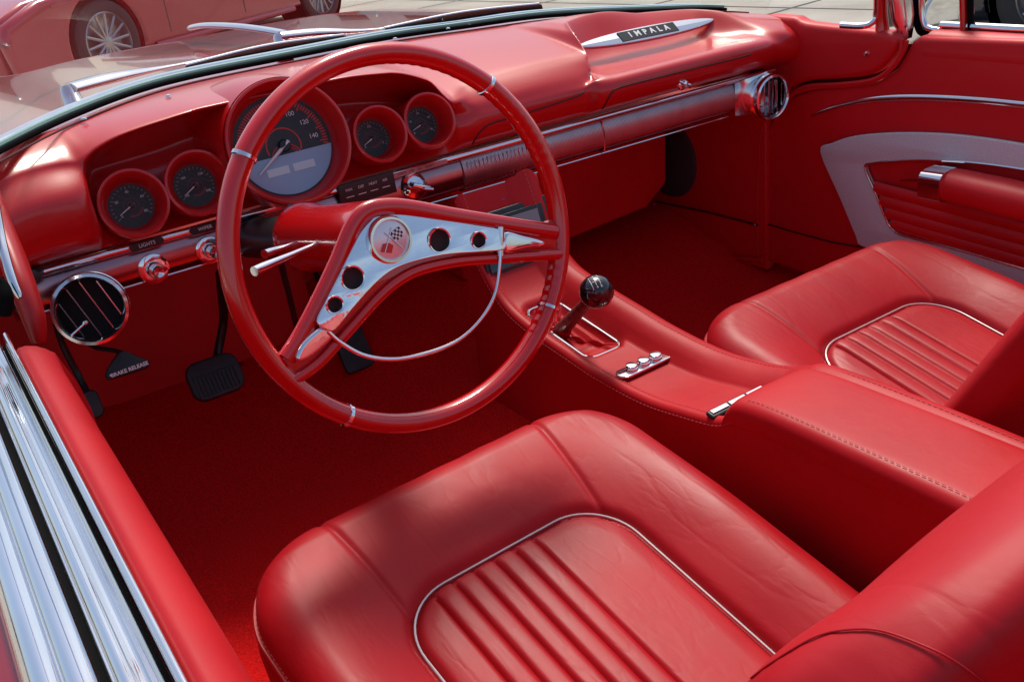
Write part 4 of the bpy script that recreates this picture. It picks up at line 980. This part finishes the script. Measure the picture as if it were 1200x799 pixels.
b = MB(); b.lathe([(.0001, .001), (.0018, .001)], FBk @ V((*bp(130, 440), .0073)), bn, 10); b.build('emblem_dot', white_mark, hd_)
b = MB(); b.tube(cr([at(143, 413, y=1.425), at(130, 410, y=1.44), at(112, 407, y=1.46), at(100, 400, y=1.48)], 5), .0035, 8); b.build('rod', black, br)

# ================================================================ WINDSCREEN
ws = thing('windscreen', 'curved wraparound windscreen glass above the dashboard', 'windscreen', (.85, 1.8, -.27))
rr = []
for j in range(13):
    t = j/12; row = []
    for i in range(61):
        x = .0+1.68*i/60; wv = Wat(max(.03, min(1.66, x))); c_ = .84
        xx = c_+(x-c_)*(1-.06*t)+0; y_ = wv.y-.34*t+(.10*t*(1-math.cos((x-c_)*1.6))); 
        row.append(V((xx, y_, wv.z+.46*t)))
    rr.append(row)
b = MB(); b.grid(rr); b.build('glass', glass, ws)
b = MB(); b.tube([p+V((0, -.004, .003)) for p in Woff(0, 0, .03, 1.62)], .0045, 8); b.build('green_edge', seal, ws)
b = MB(); b.tube([p+V((0, -.012, -.003)) for p in Woff(0, 0, .03, 1.62)], .004, 8); b.build('rubber_gasket', rubber, ws)
b = MB(); b.tube([p+V((0, .02, .004)) for p in Woff(0, 0, .03, 1.6)], .009, 8, sy=.6); b.build('chrome_reveal', chrome, ws)
b = MB(); b.tube(rr[-1], .012, 10); b.build('header', chrome, ws)
# passenger side pillar and vent window frame
pr = thing('passenger_pillar', 'polished red and chrome windscreen pillar on the passenger side', 'windscreen pillar', (1.66, 1.2, -.35))
XP = 1.66
b = MB(); b.tube([at(1062, 46, x=XP), at(1059, 20, x=XP), at(1056, -6, x=XP), at(1052, -60, x=XP-.01), HEND+V((.012, -.01, -.01))], [.014, .030, .032, .028, .016], 16, sx=.55, sy=1.); b.build('pillar_cover', chrome_red, pr)
b = MB(); b.tube([at(1034, 36, x=XP-.02), at(1033, 15, x=XP-.02), at(1030, -40, x=XP-.03)], [.016, .014, .014], 12, sx=.7); b.build('painted_post', gloss, pr)
b = MB(); b.tube(cr([at(985, 30, x=1.60), at(1010, 31, x=1.61), at(1022, 27, x=1.62), at(1027, 15, x=1.625), at(1027, -30, x=1.62)], 5), .006, 8); b.build('bright_reveal', chrome, pr)
vw_ = thing('vent_window', 'passenger quarter window with chrome frame and red divider post', 'side window', (1.68, 1.0, -.35))
XV = 1.685
fr_ = cr([at(1080, -30, x=XV), at(1080, 10, x=XV), at(1083, 28, x=XV), at(1090, 34, x=XV), at(1110, 37, x=XV), at(1132, 39, x=XV)], 5)
b = MB(); b.tube(fr_, .006, 10); b.build('chrome_frame', chrome, vw_)
b = MB(); b.tube([p+V((.004, .012, -.010)) for p in fr_], .008, 8); b.build('seal', rubber, vw_)
b = MB(); b.tube([at(1131, 44, x=XV), at(1129, -40, x=XV)], .012, 10, sx=.6); b.build('divider_post', gloss, vw_)
b = MB(); b.tube([at(1138, 46, x=XV), at(1136, -40, x=XV)], .008, 10, sx=.6); b.build('divider_seal', rubber, vw_)
b = MB(); p = at(1120, 43, x=XV-.01); b.box(p, .02, .075, .016); b.build('latch_block', chrome, vw_, mods=[('BEVEL', {'width': .004, 'segments': 3})])
A_, B_ = at(1081, -30, x=XV), at(1083, 34, x=XV); C_, D_ = at(1131, 38, x=XV), at(1129, -30, x=XV)
b = MB(); b.add([A_, B_, C_, D_], [[0, 1, 2, 3]]); b.build('glass', glass, vw_)
# outside mirror
mi = thing('door_mirror', 'chrome outside mirror seen through the passenger quarter window', 'mirror', at(1105, 36, x=1.80))
mc = at(1112, 19, x=1.86)
b = MB(); b.lathe([(.0001, -.045), (.03, -.04), (.05, -.02), (.056, 0), (.053, .004), (.048, .002), (.0001, .002)], mc, (-.45, -1, .05), 32); b.build('mirror_head', chrome, mi)
b = MB(); b.tube([mc+V((0, .02, -.02)), mc+V((.0, .03, -.09)), mc+V((-.02, .0, -.13))], [.009, .012, .02], 10); b.build('mirror_stem', chrome, mi)
# ================================================================ BONNET
hood = thing('bonnet', 'long polished dark red bonnet beyond the windscreen, reflecting the sky', 'bonnet', (.85, 2.5, -.3))
def hz(x, y):
    c_ = .845; u_ = (x-c_)/.92; z = -.272-.035*(y-1.9)/1.2-.03*abs(u_)**3
    z += .016*math.exp(-((abs(u_)-.72)/.16)**2)          # raised wing tops
    z -= .010*math.exp(-((abs(u_)-.55)/.10)**2)
    z -= .10*sst(2.85, 3.15, y)**2+(.11 if u_ > 0 else .03)*sst(.50, 1.0, abs(u_))
    return z
rr = []
for j in range(61):
    t = j/60; row = []
    for i in range(81):
        x = -.10+1.89*i/80; y0 = (Wat(x).y if .04 < x < 1.62 else (1.30 if x > .8 else 1.40))+.035; y = y0+(3.14-y0)*t+.0*x
        row.append(V((x, y, hz(x, y)-.015*(1-sst(0, .12, t)))))
    rr.append(row)
b = MB(); b.grid(rr); b.build('bonnet_skin', hood_m, hood, autos=80)
b = MB(); b.grid([[V((x, 3.14, hz(x, 3.14))), V((x, 3.18, -.5)), V((x, 3.12, -.95))] for x in (-.10, .4, .85, 1.3, 1.79)]); b.build('nose', hood_m, hood)
for s_, xx in (('l', -.10), ('r', 1.79)):
    sg = -1 if xx < 0 else 1
    b = MB(); b.grid([[V((xx, y, hz(xx, y))), V((xx+.05*sg, y, -.42)), V((xx+.06*sg, y, -.6)), V((xx, y, -.95))] for y in (1.25, 1.8, 2.4, 3.14)]); b.build('wing_side', hood_m, hood)
b = MB(); b.tube(cr([at(222, 33, z=-.262), at(240, 30, z=-.25), at(275, 31, z=-.245), at(315, 36, z=-.25), at(355, 44, z=-.262)], 6), [.004]+[.012]*23+[.006], 12, sy=.6); b.build('wing_ornament', chrome, hood)
# ================================================================ WIPERS
def wiper(label, piv, mid, end, b0, b1, hgt=.03, grp=None):
    t = thing('windscreen_wiper', label, 'wiper', piv, grp)
    b = MB(); b.lathe([(.0001, .022), (.010, .021), (.014, .014), (.016, 0), (.018, -.02)], piv, (0, .2, 1), 20); b.build('pivot_cap', chrome, t)
    b = MB(); b.tube(cr([piv+V((0, 0, .016)), piv*.6+mid*.4+V((0, 0, .012)), mid, end], 5), [.020]*5+[.019, .017, .015, .012, .009]+[.006]*6, 10, sx=1, sy=.45); b.build('wiper_arm', chrome, t)
    bl_ = cr([b0, (b0+b1)/2+V((0, .012, .006)), b1], 8)
    b = MB(); b.tube(bl_, .0085, 8); b.build('blade', rubber, t)
    b = MB(); b.tube([p+V((0, .006, .009)) for p in bl_], .0032, 8); b.build('blade_holder', chrome, t)
    return t
wiper('chrome wiper at the driver end, its broad arm pivoting near the left edge', at(84, 116, y=1.72), at(205, 77, y=1.85), at(330, 52, y=1.92), at(220, 83, y=1.84), at(405, 47, y=1.90))
wiper('chrome wiper at mid windscreen with a long black blade', at(330, 52, y=1.98), at(440, 35, y=1.95), at(540, 18, y=1.93), at(453, 39, y=1.87), at(634, 10, y=1.84))

# ================================================================ STREET AND CARS BEYOND
gm = MB(); gm.add([(-60, -40, -1.2), (80, -40, -1.2), (80, 120, -1.2), (-60, 120, -1.2)], [[0, 1, 2, 3]]); tag(gm.build('ground', asphalt, loc=(0, 0, -1.2), smooth=False), kind='structure')
jn = MB()
for k in range(16):
    y = 4.2+k*1.55; jn.add([(-8, y, -1.196), (26, y+3.4, -1.196), (26, y+3.425, -1.196), (-8, y+.025, -1.196)], [[0, 1, 2, 3]])
for k in range(14):
    x = .6+k*2.0; jn.add([(x, 3.4, -1.1965), (x+.025, 3.4, -1.1965), (x-2.4, 30, -1.1965), (x-2.425, 30, -1.1965)], [[0, 1, 2, 3]])
tag(jn.build('pavement', joint_m, loc=(0, 10, -1.196), smooth=False), kind='structure')
def wheel_(parent, c, n, r=.35):
    n = V(n).normalized(); b = MB()
    b.lathe([(r*.70, .0), (r*.72, .03), (r*.80, .045), (r*.93, .040), (r*.99, .02), (r, -.02), (r, -.18), (r*.7, -.2)], c, n, 56); t_ = b.build('tyre', tyre_m, parent)
    b = MB(); b.lathe([(r*.72, .028), (r*.69, .034), (r*.67, .02), (r*.64, -.07), (.0001, -.07)], c, n, 48); rim_ = b.build('rim', alloy, parent)
    u_ = n.cross(V((0, 0, 1))).normalized(); v_ = n.cross(u_)
    b = MB()
    for k in range(14):
        a = 2*math.pi*k/14+.1; d_ = u_*math.cos(a)+v_*math.sin(a)
        b.tube([c+n*.005+d_*.04, c+n*.02+d_*r*.67], [.016, .012], 6)
    b.lathe([(.06, -.02), (.06, .01), (.045, .02), (.0001, .022)], c, n, 24); b.build('spokes', alloy, rim_)
def parked(name, label, o, d, m, WB=3.1):
    """saloon body: o = ground point under the front axle on the side we see, d = unit vector towards the tail"""
    o = V(o); d = V(d).normalized(); n = V((d.y, -d.x, 0)); 
    if n.dot(-o) < 0: n = -n
    t = thing(name, label, 'parked car', o)
    prof = [(-.95, .28), (-1.0, .48), (-.97, .66), (-.80, .78), (-.3, .88), (.25, .93), (.55, 1.0), (1.15, 1.36), (1.6, 1.44), (2.3, 1.44), (2.9, 1.30), (3.35, 1.05), (3.75, 1.02), (3.85, .80), (3.88, .5), (3.80, .28)]
    belt = [(-.95, .28), (-1.0, .48), (-.97, .62), (-.6, .76), (0, .83), (.55, .90), (1.5, .95), (2.6, .97), (3.4, .99), (3.8, .95), (3.88, .5), (3.80, .28)]
    def arch(cx_, r): return [(cx_+r*math.cos(a), .335+r*math.sin(a)) for a in [math.pi*k/22-.16+(.32*k/22) for k in range(23)]]
    low = [(3.80, .28)]+[(3.80, .22)]+[p for p in arch(WB, .395)]+[p for p in arch(0, .395)]+[(-.95, .25)]
    low = [(3.8, .22)]+sorted([], key=lambda p: 0)
    body2 = belt[1:-1]+[(3.80, .13)]+[(WB+.395*math.cos(a), .335+.395*math.sin(a)) for a in [-.29+(math.pi+.58)*k/24 for k in range(25)]]+[(.395*math.cos(a), .335+.395*math.sin(a)) for a in [-.29+(math.pi+.58)*k/24 for k in range(25)]]+[(-.93, .15)]
    F = frame(o, d, V((0, 0, 1)), n)
    plate('body_side', body2, F @ M.Translation((0, 0, -.06)), .12, m, t, bev=.05, res=5, autos=60)
    plate('body', [(-.93, .15)]+belt[1:-1]+[(3.8, .15)], F @ M.Translation((0, 0, -.95)), 1.55, m, t, bev=.06, res=4)
    gh = [(.6, .92), (1.2, 1.34), (1.6, 1.42), (2.3, 1.42), (2.85, 1.28), (3.35, 1.0)]
    plate('cabin', gh, F @ M.Translation((0, 0, -.90)), 1.30, gblack, t, bev=.05); plate('roof', [(1.15, 1.36), (1.6, 1.43), (2.3, 1.43), (2.9, 1.3), (2.9, 1.34), (2.3, 1.47), (1.6, 1.47), (1.15, 1.40)], F @ M.Translation((0, 0, -.90)), 1.25, m, t, bev=.01)
    for cx_ in (0, WB):
        wheel_(t, o+d*cx_+V((0, 0, .335))-n*.04, n)
        b = MB(); b.lathe([(.40, -.02), (.40, -.35), (.0001, -.35)], o+d*cx_+V((0, 0, .335)), n, 30); b.build('wheel_arch', rubber, t)
    for x_ in (.72, 1.78): plate('door_gap', [(x_, .30), (x_+.008, .30), (x_+.008, .92), (x_, .92)], F @ M.Translation((0, 0, .0015)), .004, joint_m, t)
    b = MB(); b.tube([F @ V((-.5, .70, -.002)), F @ V((1, .76, .004)), F @ V((3.6, .80, .002))], .010, 8); b.build('body_crease', m, t)
    b = MB(); b.tube([F @ V((.5, .22, .0)), F @ V((2.55, .22, .0))], .03, 8); b.build('sill', m, t)
    return t
p1 = at(133, 98, z=-1.2); p1 = V((1.86, 9.1, -1.2)); 
dcar = V((.86, .51, 0)).normalized()
parked('parked_saloon', 'red saloon parked across the street beyond the bonnet', p1, dcar, car_red)
parked('parked_sedan', 'dark blue black car parked beyond the passenger quarter window', (5.4, 2.9, -1.2), (.35, -.94, 0), car_dark)
# low wall and buildings that close the street
for nm, lb, x0, x1, y0, hgt, m in (('building', 'long pale brick building closing the far side of the street', -40, 6, 34, 3.2, brick_m), ('building', 'plain stone building at the far right end of the street', 10, 60, 40, 4, brick_m)):
    t = thing(nm, lb, 'building', ((x0+x1)/2, y0, -1.2)); b = MB(); b.box(((x0+x1)/2, y0+5, -1.2+hgt/2), x1-x0, 10, hgt); b.build('wall', m, t, smooth=False)
    for k in range(int((x1-x0)/3.2)):
        for fl in (0,):
            b = MB(); b.box((x0+1.8+k*3.2, y0-.01, -1.2+1.9+fl*3), 1.3, .12, 1.6); b.build('window', gblack, t, smooth=False)
